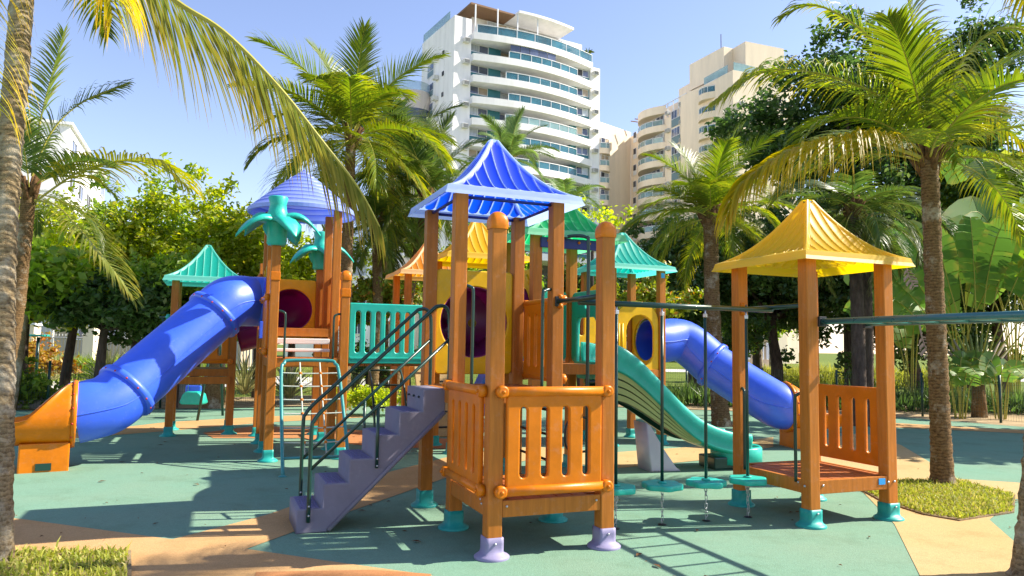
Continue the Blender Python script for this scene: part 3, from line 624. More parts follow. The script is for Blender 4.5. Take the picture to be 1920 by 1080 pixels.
# ================================================================== VEGETATION
def frond_mesh(name, path, n=46, leaf=0.8, hang=0.6, w=0.022, seed=0, yellow=0.25, r0=0.022, lm='coco', start=0.14, spread=1.0, dry=0.0, segs=4, roll=0.0, upper=1.0):
    """a palm leaf: rachis along the path with two rows of leaflets that bend under their weight"""
    rng = random.Random(seed); P = smooth_path(path, 6); P = [Vector(p) for p in P]
    d = [0.0]
    for i in range(1, len(P)): d.append(d[-1] + (P[i] - P[i - 1]).length)
    Lt = d[-1]
    def at(s):
        x = s * Lt
        for i in range(1, len(P)):
            if d[i] >= x: f = (x - d[i - 1]) / max(1e-6, d[i] - d[i - 1]); return P[i - 1].lerp(P[i], f), (P[i] - P[i - 1]).normalized()
        return P[-1], (P[-1] - P[-2]).normalized()
    vs_ = []; fs_ = []; cs = []
    Z = Vector((0, 0, 1))
    for side in (-1, 1):
        for k in range(n):
            s = start + (1 - start) * (k + 0.5 * rng.random()) / n; p, t = at(min(s, 0.999))
            sd = t.cross(Z); sd = sd.normalized() if sd.length > 0.05 else Vector((1, 0, 0))
            upv = sd.cross(t).normalized()
            if roll: sd, upv = sd * math.cos(roll) + upv * math.sin(roll), upv * math.cos(roll) - sd * math.sin(roll)
            phi = R_(68 - 46 * s ** 1.3) * spread
            ln = leaf * (0.42 + 0.58 * math.sin(PI * min(1, 0.16 + 0.80 * s) ** 0.9)) * (0.88 + 0.24 * rng.random())
            if s > 0.9: ln *= 0.75
            if upper < 0: ln *= (1.0 if side < 0 else 0.82); se = -1; phi *= (1.0 if side < 0 else 0.86)
            else: se = side
            dr = (t * math.cos(phi) + sd * se * math.sin(phi) + upv * (0.22 + 0.15 * rng.random())).normalized()
            dr = (dr + Vector((rng.uniform(-.07, .07), rng.uniform(-.07, .07), rng.uniform(-.07, .07)))).normalized()
            g = hang * (0.75 + 0.5 * rng.random()); q = p.copy(); b = len(vs_); tn = rng.random(); ty = yellow * rng.random()
            for m in range(segs + 1):
                f = m / segs; wd = w * (0.55 + 1.0 * f) if f < 0.3 else w * (0.95 * (1 - f) / 0.7 + 0.04)
                wv = t * 0.92 + upv * 0.25; wv = wv - dr * wv.dot(dr); wv = wv.normalized() if wv.length > 0.05 else sd
                vs_ += [q + wv * wd, q - wv * wd]; cs += [(min(1, ty * (0.25 + 1.1 * f) + dry * f * f), tn, 0, 1)] * 2
                if m < segs:
                    fs_.append((b + 2 * m, b + 2 * m + 1, b + 2 * m + 3, b + 2 * m + 2))
                    q = q + dr * (ln / segs); dr = (dr + Vector((0, 0, -1)) * g * (0.35 + 0.5 * f)).normalized()
    nl = len(fs_)
    mb = MB(); m_ = len(P); mb.tube(P, [max(0.003, r0 * (1 - 0.85 * i / (m_ - 1))) for i in range(m_)], 6)
    b = len(vs_); vs_ += [Vector(v) for v in mb.v]; fs_ += [tuple(b + i for i in f) for f in mb.f]; cs += [(0, 0, 0, 1)] * len(mb.v)
    me = me_np(name, [tuple(v) for v in vs_], fs_, colors=cs)
    me.materials.append(L[lm]); me.materials.append(M['rachis'])
    mi = np.zeros(len(fs_), dtype=np.int32); mi[nl:] = 1; me.polygons.foreach_set('material_index', mi)
    return me
def arc_path(e0, length, droop, n=9):
    pts = [Vector((0.06, 0, 0))]; e = e0; st = length / (n - 1)
    for k in range(1, n):
        f = k / (n - 1); e = e0 - droop * f ** 1.25; pts.append(pts[-1] + Vector((math.cos(e) * st, 0, math.sin(e) * st)))
    return pts
ELEV = [85, 68, 52, 36, 20, 4, -14, -34]
FR = {}
def frond_set(lm, length, leaf, n, w, key):
    for q, e in enumerate(ELEV):
        FR[(key, q)] = frond_mesh('frond', arc_path(R_(e), length, R_(38 + 30 * (q % 3) * 0.5 + (22 if q > 1 else 0))), n, leaf, 0.25 + 0.09 * q, w, seed=q * 7 + len(lm), yellow=0.15 + 0.07 * q, lm=lm)
frond_set('coco', 3.0, 0.92, 62, 0.026, 'coco')
frond_set('coco_y', 2.7, 0.90, 56, 0.026, 'coco_y')
frond_set('coco_d', 3.0, 0.95, 62, 0.027, 'coco_d')
frond_set('grey', 2.8, 0.70, 80, 0.024, 'grey')
def trunk_mesh(path, r0, r1, ring=0.085, seg=14, seed=0, flare=1.35):
    rng = random.Random(seed); P = smooth_path(path, 10); d = 0; pts = []; rr = []
    Lt = sum((P[i] - P[i - 1]).length for i in range(1, len(P)))
    n = int(Lt / (ring / 2)); cum = [0]
    for i in range(1, len(P)): cum.append(cum[-1] + (P[i] - P[i - 1]).length)
    for k in range(n + 1):
        x = Lt * k / n
        for i in range(1, len(P)):
            if cum[i] >= x - 1e-6: f = (x - cum[i - 1]) / max(1e-6, cum[i] - cum[i - 1]); p = P[i - 1].lerp(P[i], f); break
        f = k / n; r = r0 + (r1 - r0) * f + r0 * (flare - 1) * math.exp(-x / 0.22)
        r *= 1.0 + (0.022 if k % 2 else -0.016) + rng.uniform(-0.025, 0.025); pts.append(p + Vector((rng.uniform(-.004, .004), rng.uniform(-.004, .004), 0))); rr.append(r)
    mb = MB(); mb.tube(pts, rr, seg); 
    # uneven skin
    for i, v in enumerate(mb.v): mb.v[i] = (v[0] + rng.uniform(-.006, .006), v[1] + rng.uniform(-.006, .006), v[2] + rng.uniform(-.008, .008))
    return mb
def palm(label, base, top, r0, r1, key, nf, seed, bark='bark', extra=(), elev=(1, 7), scale=1.0, group=None, skip=None, bend=0.15, collar=True):
    rng = random.Random(seed); base = Vector(base); top = Vector(top)
    t = thing('palm_tree', label, 'palm tree', base, 0, group); tp = top - base
    mid = tp * 0.5 + Vector((rng.uniform(-bend, bend), rng.uniform(-bend, bend), 0))
    trunk_mesh([(0, 0, -0.05), mid * 0.5 + Vector((0, 0, 0)), mid, tp], r0, r1, seed=seed).build('trunk', M[bark], t)
    if collar:
        mb = MB()
        for q in range(10):
            a = q * 2.399; e = 0.9 + 0.5 * rng.random(); dv = Vector((math.cos(a) * math.cos(e), math.sin(a) * math.cos(e), math.sin(e)))
            b = tp + Vector((math.cos(a), math.sin(a), 0)) * r1 * 0.6 + Vector((0, 0, -0.22 + 0.03 * q))
            mb.tube([b, b + dv * 0.22, b + dv * 0.45], [r1 * 0.55, r1 * 0.42, r1 * 0.22], 6)
        mb.build('leaf_base_collar', M['fibre'], t)
    for k in range(nf):
        f = (k + 0.5) / nf; q = int(round(elev[0] + (elev[1] - elev[0]) * f)); a = k * 2.39996 + seed
        if skip and skip(a % (2 * PI), q): continue
        link('frond', FR[(key, max(0, min(7, q)))], None, t, tp + Vector((0, 0, 0.10 - 0.15 * f)), (0, R_(rng.uniform(-7, 7)), a), [scale * rng.uniform(0.88, 1.1)] * 3)
    for me in extra: link('frond', me, None, t, -base)
    return t

# --- broadleaf crowns
def crown_mesh(name, blobs, n, size, seed, light=0.5, aspect=0.55):
    rng = np.random.default_rng(seed); vol = np.array([b[3] * b[4] * b[5] for b in blobs]) ** 0.67; pr = vol / vol.sum()
    idx = rng.choice(len(blobs), n, p=pr); Bm = np.array(blobs)
    dv = rng.normal(size=(n, 3)); dv /= np.linalg.norm(dv, axis=1)[:, None]; rad = rng.random(n) ** 0.45
    # twiggy clumps
    c = Bm[idx, :3] + dv * rad[:, None] * Bm[idx, 3:6]; 
    ncl = max(20, n // 26); cl = rng.integers(0, n, ncl); own = rng.integers(0, ncl, n); pull = rng.random(n) < 0.72
    ctr = c[cl][own] + rng.normal(size=(n, 3)) * size * 1.5
    c = np.where(pull[:, None], ctr, c)
    nr = dv * 0.55 + rng.normal(size=(n, 3)) * 0.55 + np.array([0, 0, 0.55]); nr /= np.linalg.norm(nr, axis=1)[:, None]
    a = np.cross(nr, rng.normal(size=(n, 3))); a /= np.linalg.norm(a, axis=1)[:, None]; b = np.cross(nr, a)
    s = size * (0.6 + 0.8 * rng.random(n))[:, None]
    v0 = c - a * s; v1 = c - b * s * aspect + nr * s * 0.16; v2 = c + a * s - nr * s * 0.25; v3 = c + b * s * aspect + nr * s * 0.16
    V = np.stack([v0, v1, v2, v3], 1).reshape(-1, 3); i = np.arange(n)[:, None] * 4
    Fc = np.concatenate([i + np.array([0, 1, 2]), i + np.array([0, 2, 3])])
    g = np.clip(rng.random(n) * 0.8 + light * 0.2, 0, 1); C = np.zeros((n, 4, 4)); C[:, :, 1] = g[:, None]; C[:, :, 0] = (rng.random(n)[:, None] < 0.10) * 0.8; C[:, :, 3] = 1
    return me_np(name, V, Fc, colors=C.reshape(-1, 4))
def tree(name, label, cat, base, crown_c, crown_r, nblob, nleaf, size, lm, seed, trunk=0.12, group=None, bark='bark_dark', forks=3, flat=1.0):
    rng = random.Random(seed); base = Vector(base); cc = Vector(crown_c) - base; t = thing(name, label, cat, base, 0, group)
    blobs = []
    for k in range(nblob):
        while True:
            p = Vector((rng.uniform(-1, 1), rng.uniform(-1, 1), rng.uniform(-1, 1)))
            if p.length < 1: break
        r = rng.uniform(0.28, 0.46)
        blobs.append((cc.x + p.x * crown_r[0] * 0.8, cc.y + p.y * crown_r[1] * 0.8, cc.z + p.z * crown_r[2] * 0.8, crown_r[0] * r, crown_r[1] * r, crown_r[2] * r * 0.85))
    main = len(blobs)
    for k in range(nblob):      # stray sprigs that break the outline
        p = Vector((rng.gauss(0, 1), rng.gauss(0, 1), rng.gauss(0.2, 1))).normalized() * rng.uniform(0.95, 1.25); r = rng.uniform(0.08, 0.17)
        blobs.append((cc.x + p.x * crown_r[0], cc.y + p.y * crown_r[1], cc.z + p.z * crown_r[2], crown_r[0] * r, crown_r[1] * r, crown_r[2] * r * 1.3))
    link('crown', crown_mesh('crown', blobs, nleaf, size, seed), L[lm], t); blobs = blobs[:main]
    mb = MB(); hz = max(0.3, cc.z - crown_r[2] * 0.55); fk = Vector((cc.x * 0.6, cc.y * 0.6, hz))
    mb.tube(smooth_path([(0, 0, -0.1), fk * 0.35 + Vector((rng.uniform(-.1, .1), 0, 0)), fk * 0.7, fk], 5), [trunk * (1.35 - 0.6 * k / 15) for k in range(16)], 9)
    for bl_ in blobs[:max(forks, nblob // 2)]:
        e = Vector(bl_[:3]); m_ = fk.lerp(e, 0.5) + Vector((rng.uniform(-.2, .2), rng.uniform(-.2, .2), -0.15))
        mb.tube(smooth_path([fk * 0.92, m_, e], 4), [trunk * (0.55 - 0.055 * k) for k in range(9)], 6)
    mb.build('trunk', M[bark], t)
    return t
def T(px, py, Y): return W(px, py, Y)
def gbase(px, Y): p = W(px, 650, Y); return Vector((p.x, Y, 0))

# left: bright trees beyond the fence (almond and sea grape)
tl = [('spreading bright green tree at far left, behind the leaning palm trunk', 60, 520, 19.5, (2.3, 1.8, 1.7), 'bright'),
      ('broad yellow-green tree over the lawn, dark trunk left of the blue tube', 165, 480, 20.5, (2.4, 2.0, 1.9), 'bright'),
      ('leafy tree behind the left blue tube slide', 275, 470, 22.0, (2.4, 2.0, 2.1), 'mid'),
      ('yellow-green tree directly behind the small teal roof at left', 385, 450, 22.5, (2.5, 2.0, 2.0), 'bright'),
      ('dark low-branched tree under the yellow-green canopy at left', 205, 575, 18.5, (2.0, 1.2, 0.75), 'dark'),
      ('sunlit tree seen between the conical roof posts', 560, 500, 25.0, (2.6, 1.6, 1.5), 'bright')]
for k, (lb, px, py, Y, r, lm) in enumerate(tl):
    c = T(px, py, Y); tree('garden_tree', lb, 'tree', gbase(px - 20 if k != 1 else 123, Y), c, r, 16, 10000, 0.088, lm, 20 + k, 0.11, 'trees beyond the wire fence at left')
c = T(330, 560, 19.0); tree('garden_tree', 'dark leafy shrub tree low behind the upper left tube slide', 'tree', gbase(330, 19.0), c, (1.8, 1.2, 1.0), 10, 9000, 0.085, 'mid', 31, 0.09, 'trees beyond the wire fence at left')
# behind the towers
for k, (lb, px, py, Y, r, lm, n, sz) in enumerate([
    ('flowering yellow-orange bush above the teal bridge rail', 700, 560, 21.0, (1.5, 1.0, 0.8), 'flower', 5000, 0.10),
    ('pale green bush behind the conical roof tower', 480, 560, 23.0, (1.6, 1.0, 1.1), 'bright', 5000, 0.12),
    ('small-leaved tree with bare twigs left of the blue pagoda posts', 770, 420, 26.0, (1.7, 1.2, 1.5), 'mid', 3200, 0.10),
    ('dark hedge shrub under the teal bridge', 690, 680, 22.0, (1.9, 0.8, 0.55), 'dark', 3500, 0.09),
    ('low yellow-green shrub on the lawn edge under the teal bridge', 700, 745, 17.6, (1.0, 0.5, 0.22), 'bright', 2500, 0.05),
    ('leafy bush behind the blue pagoda tower', 900, 530, 24.0, (2.6, 1.2, 1.6), 'mid', 7000, 0.12),
    ('red-tipped shrub behind the right teal roof posts', 1215, 565, 22.0, (1.3, 0.9, 0.9), 'flower', 4500, 0.10),
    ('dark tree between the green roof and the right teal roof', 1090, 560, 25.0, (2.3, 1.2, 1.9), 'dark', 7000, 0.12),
    ('thin young tree whose tips rise above the green roof', 1110, 415, 23.0, (1.1, 0.8, 0.6), 'bright', 450, 0.09)]):
    c = T(px, py, Y); tree('shrub', lb, 'shrub', gbase(px, Y), c, r, 11, int(n * 1.5), sz * 0.75, lm, 50 + k, 0.06, 'shrubs behind the play towers')
# right: dark mass of trees
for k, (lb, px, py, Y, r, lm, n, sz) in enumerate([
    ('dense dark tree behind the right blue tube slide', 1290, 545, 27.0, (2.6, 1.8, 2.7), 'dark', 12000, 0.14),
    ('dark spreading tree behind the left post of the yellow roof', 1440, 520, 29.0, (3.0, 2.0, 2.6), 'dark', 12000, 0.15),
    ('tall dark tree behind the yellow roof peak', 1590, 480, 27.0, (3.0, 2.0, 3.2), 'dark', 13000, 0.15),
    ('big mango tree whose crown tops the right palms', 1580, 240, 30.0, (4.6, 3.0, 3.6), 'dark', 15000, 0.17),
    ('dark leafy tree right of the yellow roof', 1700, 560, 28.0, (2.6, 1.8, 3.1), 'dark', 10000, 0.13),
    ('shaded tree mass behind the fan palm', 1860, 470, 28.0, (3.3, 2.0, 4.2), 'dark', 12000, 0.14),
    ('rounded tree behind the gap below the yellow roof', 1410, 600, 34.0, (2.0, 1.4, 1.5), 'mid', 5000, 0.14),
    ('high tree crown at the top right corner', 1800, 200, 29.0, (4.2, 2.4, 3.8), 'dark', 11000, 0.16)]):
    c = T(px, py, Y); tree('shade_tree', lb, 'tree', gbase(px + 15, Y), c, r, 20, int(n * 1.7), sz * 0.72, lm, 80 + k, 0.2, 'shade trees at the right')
for k, (lb, x, y, z, r) in enumerate([('unseen large tree added for shade beyond the right edge of the picture, near the palms', 15.5, 15.6, 6.0, (3.2, 3.0, 2.6)), ('unseen large tree added for shade beyond the right edge of the picture, farther back', 18.5, 30.0, 7.0, (3.6, 3.2, 3.0))]):  # unseen trees, added to throw shade over the right side
    tree('shade_tree', lb, 'tree', (x, y, 0), (x, y, z), r, 18, 9000, 0.17, 'mid', 140 + k, 0.22, 'shade trees at the right')
# ---- coconut palms
def pxpath(l): return [W(*p) for p in l]
# leaning palm at the left edge, with the long frond that hangs into the picture
fl = [frond_mesh('frond', [Vector((-4.30, 6.2, 5.5))] + pxpath([(215, -95, 6.0), (330, 2, 5.95), (420, 60, 5.9), (520, 160, 5.9), (610, 272, 5.9), (672, 352, 5.95), (712, 425, 6.0)]), 92, 1.08, 0.24, 0.0125, 5, 0.5, 0.03, 'coco_olive', 0.16, 1.3, 0.2, segs=6, roll=0.85, upper=-1),
      frond_mesh('frond', [Vector((-4.30, 6.2, 5.5))] + pxpath([(90, -150, 5.6), (150, -80, 5.3), (195, -25, 5.1), (210, 30, 5.0)]), 50, 0.95, 0.8, 0.016, 6, 0.8, 0.028, 'coco_y', 0.2, 0.8, 0.3, segs=6),
      frond_mesh('frond', [Vector((-4.30, 6.2, 5.5))] + pxpath([(-40, -150, 5.2), (-60, -30, 4.9), (-30, 90, 4.7), (0, 210, 4.6)]), 50, 0.9, 0.7, 0.015, 8, 0.7, 0.028, 'coco_y', 0.2, 0.9, 0.3, segs=6)]
palm('leaning palm with pale scarred trunk at the left edge', GP(-8, 1058), (-4.30, 6.2, 5.4), 0.098, 0.088, 'coco', 14, 3, 'bark_old', fl, (0, 4), skip=lambda a, q: not (1.5 < a < 4.0))
# palms behind it at left
def lfr(pts, n, leaf, hang, seed, lm='coco', y=0.4): return frond_mesh('frond', pxpath(pts), n, leaf, hang, 0.022, seed, y, 0.025, lm, 0.12)
fl = [lfr([(70, 375, 14), (150, 322, 14), (230, 302, 13.8), (300, 312, 13.6), (352, 352, 13.4)], 66, 1.15, 0.9, 11, 'coco_y'),
      lfr([(60, 375, 14), (105, 385, 13.8), (150, 430, 13.5), (200, 490, 13.3), (248, 560, 13.2)], 66, 0.85, 0.6, 12, 'coco_olive'),
      lfr([(60, 330, 14), (95, 250, 14), (150, 195, 14.2), (235, 158, 14.4)], 55, 0.8, 0.7, 13, 'coco_d'),
      lfr([(60, 330, 14), (75, 230, 14), (100, 130, 14.2), (120, 60, 14.4)], 50, 0.7, 0.4, 14, 'coco')]
pb = W(55, 360, 14)
palm('coconut palm hidden behind the leaning trunk at left', gbase(0, 14), pb, 0.16, 0.12, 'coco_d', 8, 5, 'bark', fl, (1, 6), scale=0.66)
# middle palms
c = W(658, 262, 19); palm('tall full-crowned coconut palm left of the white tower', gbase(648, 19), c, 0.17, 0.13, 'coco', 30, 9, 'bark', (), (0, 7), scale=1.02)
c = W(800, 372, 21); palm('leaning coconut palm just left of the blue pagoda roof', gbase(735, 21), c, 0.15, 0.12, 'coco_d', 22, 12, 'bark', (), (0, 7), scale=0.82)
c = W(735, 318, 23); palm('darker coconut palm overlapping behind the tall full-crowned one', gbase(722, 23), c, 0.15, 0.12, 'coco_d', 22, 14, 'bark', (), (0, 7), scale=0.92)
c = W(705, 420, 20.5); palm('short dark palm with hanging old fronds behind the orange roof', gbase(700, 20.5), c, 0.15, 0.13, 'coco_d', 18, 15, 'bark', (), (3, 7), scale=0.62)
c = W(955, 300, 27); palm('grey-green palm in front of the white tower, above the blue pagoda', gbase(950, 27), c, 0.16, 0.12, 'grey', 20, 18, 'bark_old', (), (0, 6), scale=0.72, collar=False)
c = W(1062, 385, 25); palm('small grey-green palm between the blue and green roofs', gbase(1060, 25), c, 0.13, 0.11, 'grey', 13, 21, 'bark_old', (), (1, 6), scale=0.62, collar=False)
# right palms
c = W(1332, 408, 16.5); palm('coconut palm with fibrous crown base left of the yellow roof', gbase(1352, 16.5), c, 0.19, 0.16, 'coco', 28, 25, 'bark', (), (0, 6), scale=0.68)
c = W(1600, 395, 17.0); palm('dark palm trunk right behind the yellow roof', gbase(1610, 17.0), c, 0.16, 0.13, 'coco_d', 18, 27, 'bark_dark', (), (2, 7), scale=0.72)
c = W(1622, 420, 17.8); palm('slim dark palm beside the other, behind the yellow roof', gbase(1625, 17.8), c, 0.12, 0.10, 'coco_d', 12, 29, 'bark_dark', (), (2, 7), scale=0.6)
fr = [frond_mesh('frond', pxpath([(1738, 300, 9.7), (1690, 282, 9.6), (1620, 262, 9.3), (1540, 268, 9.0), (1460, 300, 8.8), (1400, 345, 8.7), (1368, 400, 8.6)]), 100, 1.10, 1.1, 0.018, 41, 0.8, 0.03, 'coco_gold', 0.15, 0.9, 0.2, segs=6),
      frond_mesh('frond', pxpath([(1745, 285, 9.7), (1700, 215, 9.7), (1620, 165, 9.7), (1520, 135, 9.7), (1430, 135, 9.7), (1345, 190, 9.7)]), 66, 0.80, 0.75, 0.017, 42, 0.45, 0.03, 'coco', 0.15, 1, 0.1, segs=5),
      frond_mesh('frond', pxpath([(1750, 285, 9.7), (1768, 210, 9.5), (1800, 120, 9.3), (1860, 60, 9.1), (1930, 60, 9.0), (1990, 130, 8.9)]), 62, 0.85, 0.7, 0.018, 43, 0.4, 0.035, 'coco', 0.12, 1, 0.1, segs=5),
      frond_mesh('frond', pxpath([(1745, 285, 9.7), (1735, 180, 9.8), (1715, 60, 9.9), (1690, -60, 10)]), 56, 0.80, 0.35, 0.018, 44, 0.35, 0.033, 'coco', 0.15, segs=5),
      frond_mesh('frond', pxpath([(1750, 285, 9.7), (1790, 230, 10), (1860, 220, 10.2), (1930, 280, 10.4)]), 50, 0.80, 0.8, 0.018, 45, 0.5, 0.03, 'coco_y', 0.15, segs=5),
      frond_mesh('frond', pxpath([(1742, 285, 9.7), (1700, 160, 9.9), (1620, 60, 10.1), (1530, 10, 10.3), (1470, 30, 10.4)]), 58, 0.80, 0.6, 0.018, 46, 0.4, 0.03, 'coco', 0.15, segs=5)]
palm('near coconut palm with grass at its foot, right of the yellow roof', GP(1768, 908), W(1742, 300, 9.7), 0.122, 0.108, 'coco', 13, 33, 'bark', fr, (0, 5), scale=0.74)
c = W(1990, -420, 6.2); palm('mossy palm trunk at the very right edge', GP(1945, 1085), c, 0.15, 0.13, 'coco_y', 8, 37, 'bark_old', (), (0, 6), scale=0.85)
# small far palms through the gap on the right
for k, (lb, px, Y) in enumerate([('far small palm in the gap, the left of two', 1425, 40), ('far small palm in the gap, the right of two', 1448, 41)]):
    palm(lb, gbase(px, Y), W(px, 590, Y), 0.2, 0.15, 'coco_y', 12, 60 + k, 'bark_old', (), (1, 6), scale=0.55, group='far palms in the gap')

# ---- spiky variegated agaves
def agave(label, px, py, Y, R, n, seed, group='variegated agaves on the lawn'):
    rng = random.Random(seed); b = gbase(px, Y); t = thing('agave', label, 'agave', b, 0, group)
    for k in range(n):
        a = k * 2.39996; e = R_(12 + 76 * (k / n)) ; ln = R * rng.uniform(0.85, 1.1); vs_ = []; fs_ = []; cs = []; sd = Vector((-math.sin(a), math.cos(a), 0)); p = Vector((math.cos(a) * 0.06, math.sin(a) * 0.06, 0.12)); ee = e + 0.25
        for m in range(6):
            f = m / 5; w = 0.055 * (0.7 + 0.9 * f) if f < 0.4 else 0.058 * (1 - f) / 0.6 * 1.06 + 0.002
            up = Vector((-math.cos(a) * math.sin(ee), -math.sin(a) * math.sin(ee), math.cos(ee)))
            vs_ += [p - sd * w + up * w * 0.4, p, p + sd * w + up * w * 0.4]; g = rng.random() * 0.2; cs += [(0.9, 0.6, 0, 1), (0.1, 0.3 + g, 0, 1), (0.9, 0.6, 0, 1)]
            if m < 5: i = 3 * m; fs_ += [(i, i + 1, i + 4, i + 3), (i + 1, i + 2, i + 5, i + 4)]
            dv = Vector((math.cos(a) * math.cos(ee), math.sin(a) * math.cos(ee), math.sin(ee))); p = p + dv * (ln / 5); ee -= 0.13
        link('leaf', me_np('leaf', [tuple(v) for v in vs_], fs_, colors=cs), L['agave'], t)
for k, a in enumerate([('striped agave left of the dark tree trunk, by the white fence', 105, 650, 29.0, 1.25, 34), ('large striped agave just left of the blue tube slide', 205, 655, 24.0, 1.45, 40), ('striped agave partly hidden by the blue tube slide', 262, 650, 27.0, 1.35, 34), ('striped agave seen under the tower, right of the wooden posts', 462, 690, 22.5, 1.3, 34), ('striped agave under the net climber', 545, 700, 21.0, 1.2, 30), ('striped agave under the teal bridge', 665, 690, 23.0, 1.2, 30)]): agave(*a, 70 + k)
# crotons
for k, (lb, px, py, Y, r) in enumerate([('orange croton shrub by the fence pillar at far left', 48, 652, 27.0, (0.75, 0.6, 0.65)), ('yellow croton bush on the lawn at far left', 70, 678, 25.0, (1.0, 0.6, 0.4))]):
    tree('croton_shrub', lb, 'shrub', gbase(px, Y), T(px, py, Y), r, 7, 2200, 0.08, 'croton', 110 + k, 0.03)
tree('hedge', 'dark green hedge bush beside the left palm trunk', 'shrub', gbase(30, 18.0), T(30, 715, 18.0), (0.8, 0.6, 0.5), 8, 2500, 0.08, 'mid', 114, 0.03)

# ---- fan palm (traveller's palm) and banana-like leaves
def paddle(name, path, width, seed, torn=0.5, nseg=16):
    rng = random.Random(seed); P = smooth_path(path, 6); n = len(P); vs_ = []; fs_ = []; cs = []
    i0 = int(n * 0.45)
    Z = Vector((0, 0, 1))
    m_ = n - i0
    for side in (-1, 1):
        i = i0
        while i < n - 1:
            run = rng.choice([1, 2, 2, 3]) if torn > 0 else 3; j = min(n - 1, i + run); dr = rng.uniform(-0.25, 0.25) * torn; b = len(vs_); tn = rng.random()
            for k in range(i, j + 1):
                f = (k - i0) / m_; t = (P[min(k + 1, n - 1)] - P[max(k - 1, 0)]).normalized(); sd = t.cross(Vector((0.0, -1, 0.25))).normalized(); nr = sd.cross(t)
                wd = width * math.sin(PI * min(1, 0.10 + 0.88 * f)) ** 0.6; fold = 0.35 + dr
                gap = 0.06 * torn if k == j and j < n - 1 else 0
                q = P[k] - t * gap
                for g in (0.0, 0.5, 1.0): vs_.append(q + sd * side * wd * g * math.cos(fold * g) - Vector((0, 0, 1)) * wd * g * g * (0.18 + 0.3 * abs(dr)) + nr * wd * 0.25 * g * math.sin(fold) + t * wd * 0.25 * g); cs.append((0.75 * (g > 0.9) * (rng.random() < 0.35), tn, 0, 1))
            for k in range(j - i):
                for g in range(2): a = b + 3 * k + g; fs_.append((a, a + 1, a + 4, a + 3) if side > 0 else (a, a + 3, a + 4, a + 1))
            i = j
    nl = len(fs_); mb = MB(); mb.tube(P, [0.020 * (1 - 0.8 * k / (n - 1)) + 0.003 for k in range(n)], 6); b = len(vs_)
    vs_ += [Vector(v) for v in mb.v]; fs_ += [tuple(b + x for x in f) for f in mb.f]; cs += [(0, 1, 0, 1)] * len(mb.v)
    me = me_np(name, [tuple(v) for v in vs_], fs_, smooth=True, colors=cs); me.materials.append(L['banana']); me.materials.append(M['rachis'])
    mi = np.zeros(len(fs_), dtype=np.int32); mi[nl:] = 1; me.polygons.foreach_set('material_index', mi)
    return me
def fan_palm():
    Y = 20.0; b = gbase(1832, Y); c = W(1832, 715, Y); t = thing('fan_palm', "traveller's palm with a flat fan of long-stalked leaves", 'palm tree', b)
    mb = MB(); mb.tube([(0, 0, -0.05), (0, 0, c.z * 0.5), (0, 0, c.z)], [0.2, 0.17, 0.15], 10); mb.build('trunk', M['bark'], t)
    for k in range(13):
        a = R_(-42 + 84 * k / 12); d = Vector((math.sin(a), 0, math.cos(a))); p = Vector((0, 0.02 * (k % 2), c.z - 0.08))
        MB().tube([p, p + d * 0.6, p + d * 1.35], [0.075, 0.055, 0.022], 6).build('leaf_sheath', M['lilac_leaf'] if k in (0, 1, 2, 10, 11, 12) else M['stalk'], t)
    for k in range(13):
        a = R_(-44 + 88 * k / 12); d = Vector((math.sin(a), 0, math.cos(a))); p = Vector((0, 0.04 * (k % 3), c.z))
        q = p + d * (2.0 + 0.5 * math.cos(a)); out = Vector((math.sin(a) * 1.5, random.uniform(-.5, .2), 0.7 * math.cos(a)))
        path = [p, p + d * 1.1, q, q + d * 0.6 + out * 0.15, q + d * 1.1 + out * 0.5, q + d * 1.3 + out * 1.0 - Vector((0, 0, 0.35 * abs(math.sin(a))))]
        link('leaf', paddle('leaf', path, 0.50, 200 + k, 0.35), None, t)
M['stalk'] = mat('green_stalk', (0.20, 0.24, 0.06), 0.5, 0.3, noise=0.2, nscale=4)
M['lilac_leaf'] = mat('dry_sheath', (0.34, 0.26, 0.24), 0.8, 0.2, c2=(0.20, 0.20, 0.08), nscale=9)
fan_palm()
def heliconia(label, px, Y, n, R, seed, lean=0.0, group='banana-leaved plants at the right'):
    rng = random.Random(seed); t = thing('banana_plant', label, 'plant', gbase(px, Y), 0, group)
    for k in range(n):
        a = k * 2.4 + seed; h = R * rng.uniform(0.75, 1.1); o = Vector((math.cos(a), math.sin(a), 0)); s0 = o * 0.12
        e = rng.uniform(0.25, 0.75); path = [s0, s0 + Vector((0, 0, h * 0.45)) + o * 0.08, s0 + Vector((lean * 0.2, 0, h * 0.75)) + o * 0.2 * R * e, s0 + Vector((lean * 0.5, 0, h * 0.98)) + o * 0.45 * R * e, s0 + Vector((lean, 0, h * (1.05 - 0.35 * e))) + o * 0.8 * R * e]
        link('leaf', paddle('leaf', path, 0.24 * R ** 0.5, seed * 31 + k, 0.45), None, t)
for k, a in enumerate([('tall banana-leaved plant behind the near palm trunk', 1800, 22.5, 7, 5.2, 3), ('banana-leaved clump at the right edge behind the fan palm', 1900, 22.0, 8, 5.4, 5), ('very tall banana plant at the top right edge', 1935, 23.5, 8, 7.6, 8), ('low broad-leaved plant at the foot of the fan palm, left side', 1795, 19.4, 6, 1.5, 11), ('low broad-leaved plant at the foot of the fan palm, right side', 1872, 19.4, 6, 1.6, 14), ('leafy clump between the near palm and the yellow roof post', 1705, 23.0, 6, 3.4, 17)]): heliconia(*a)
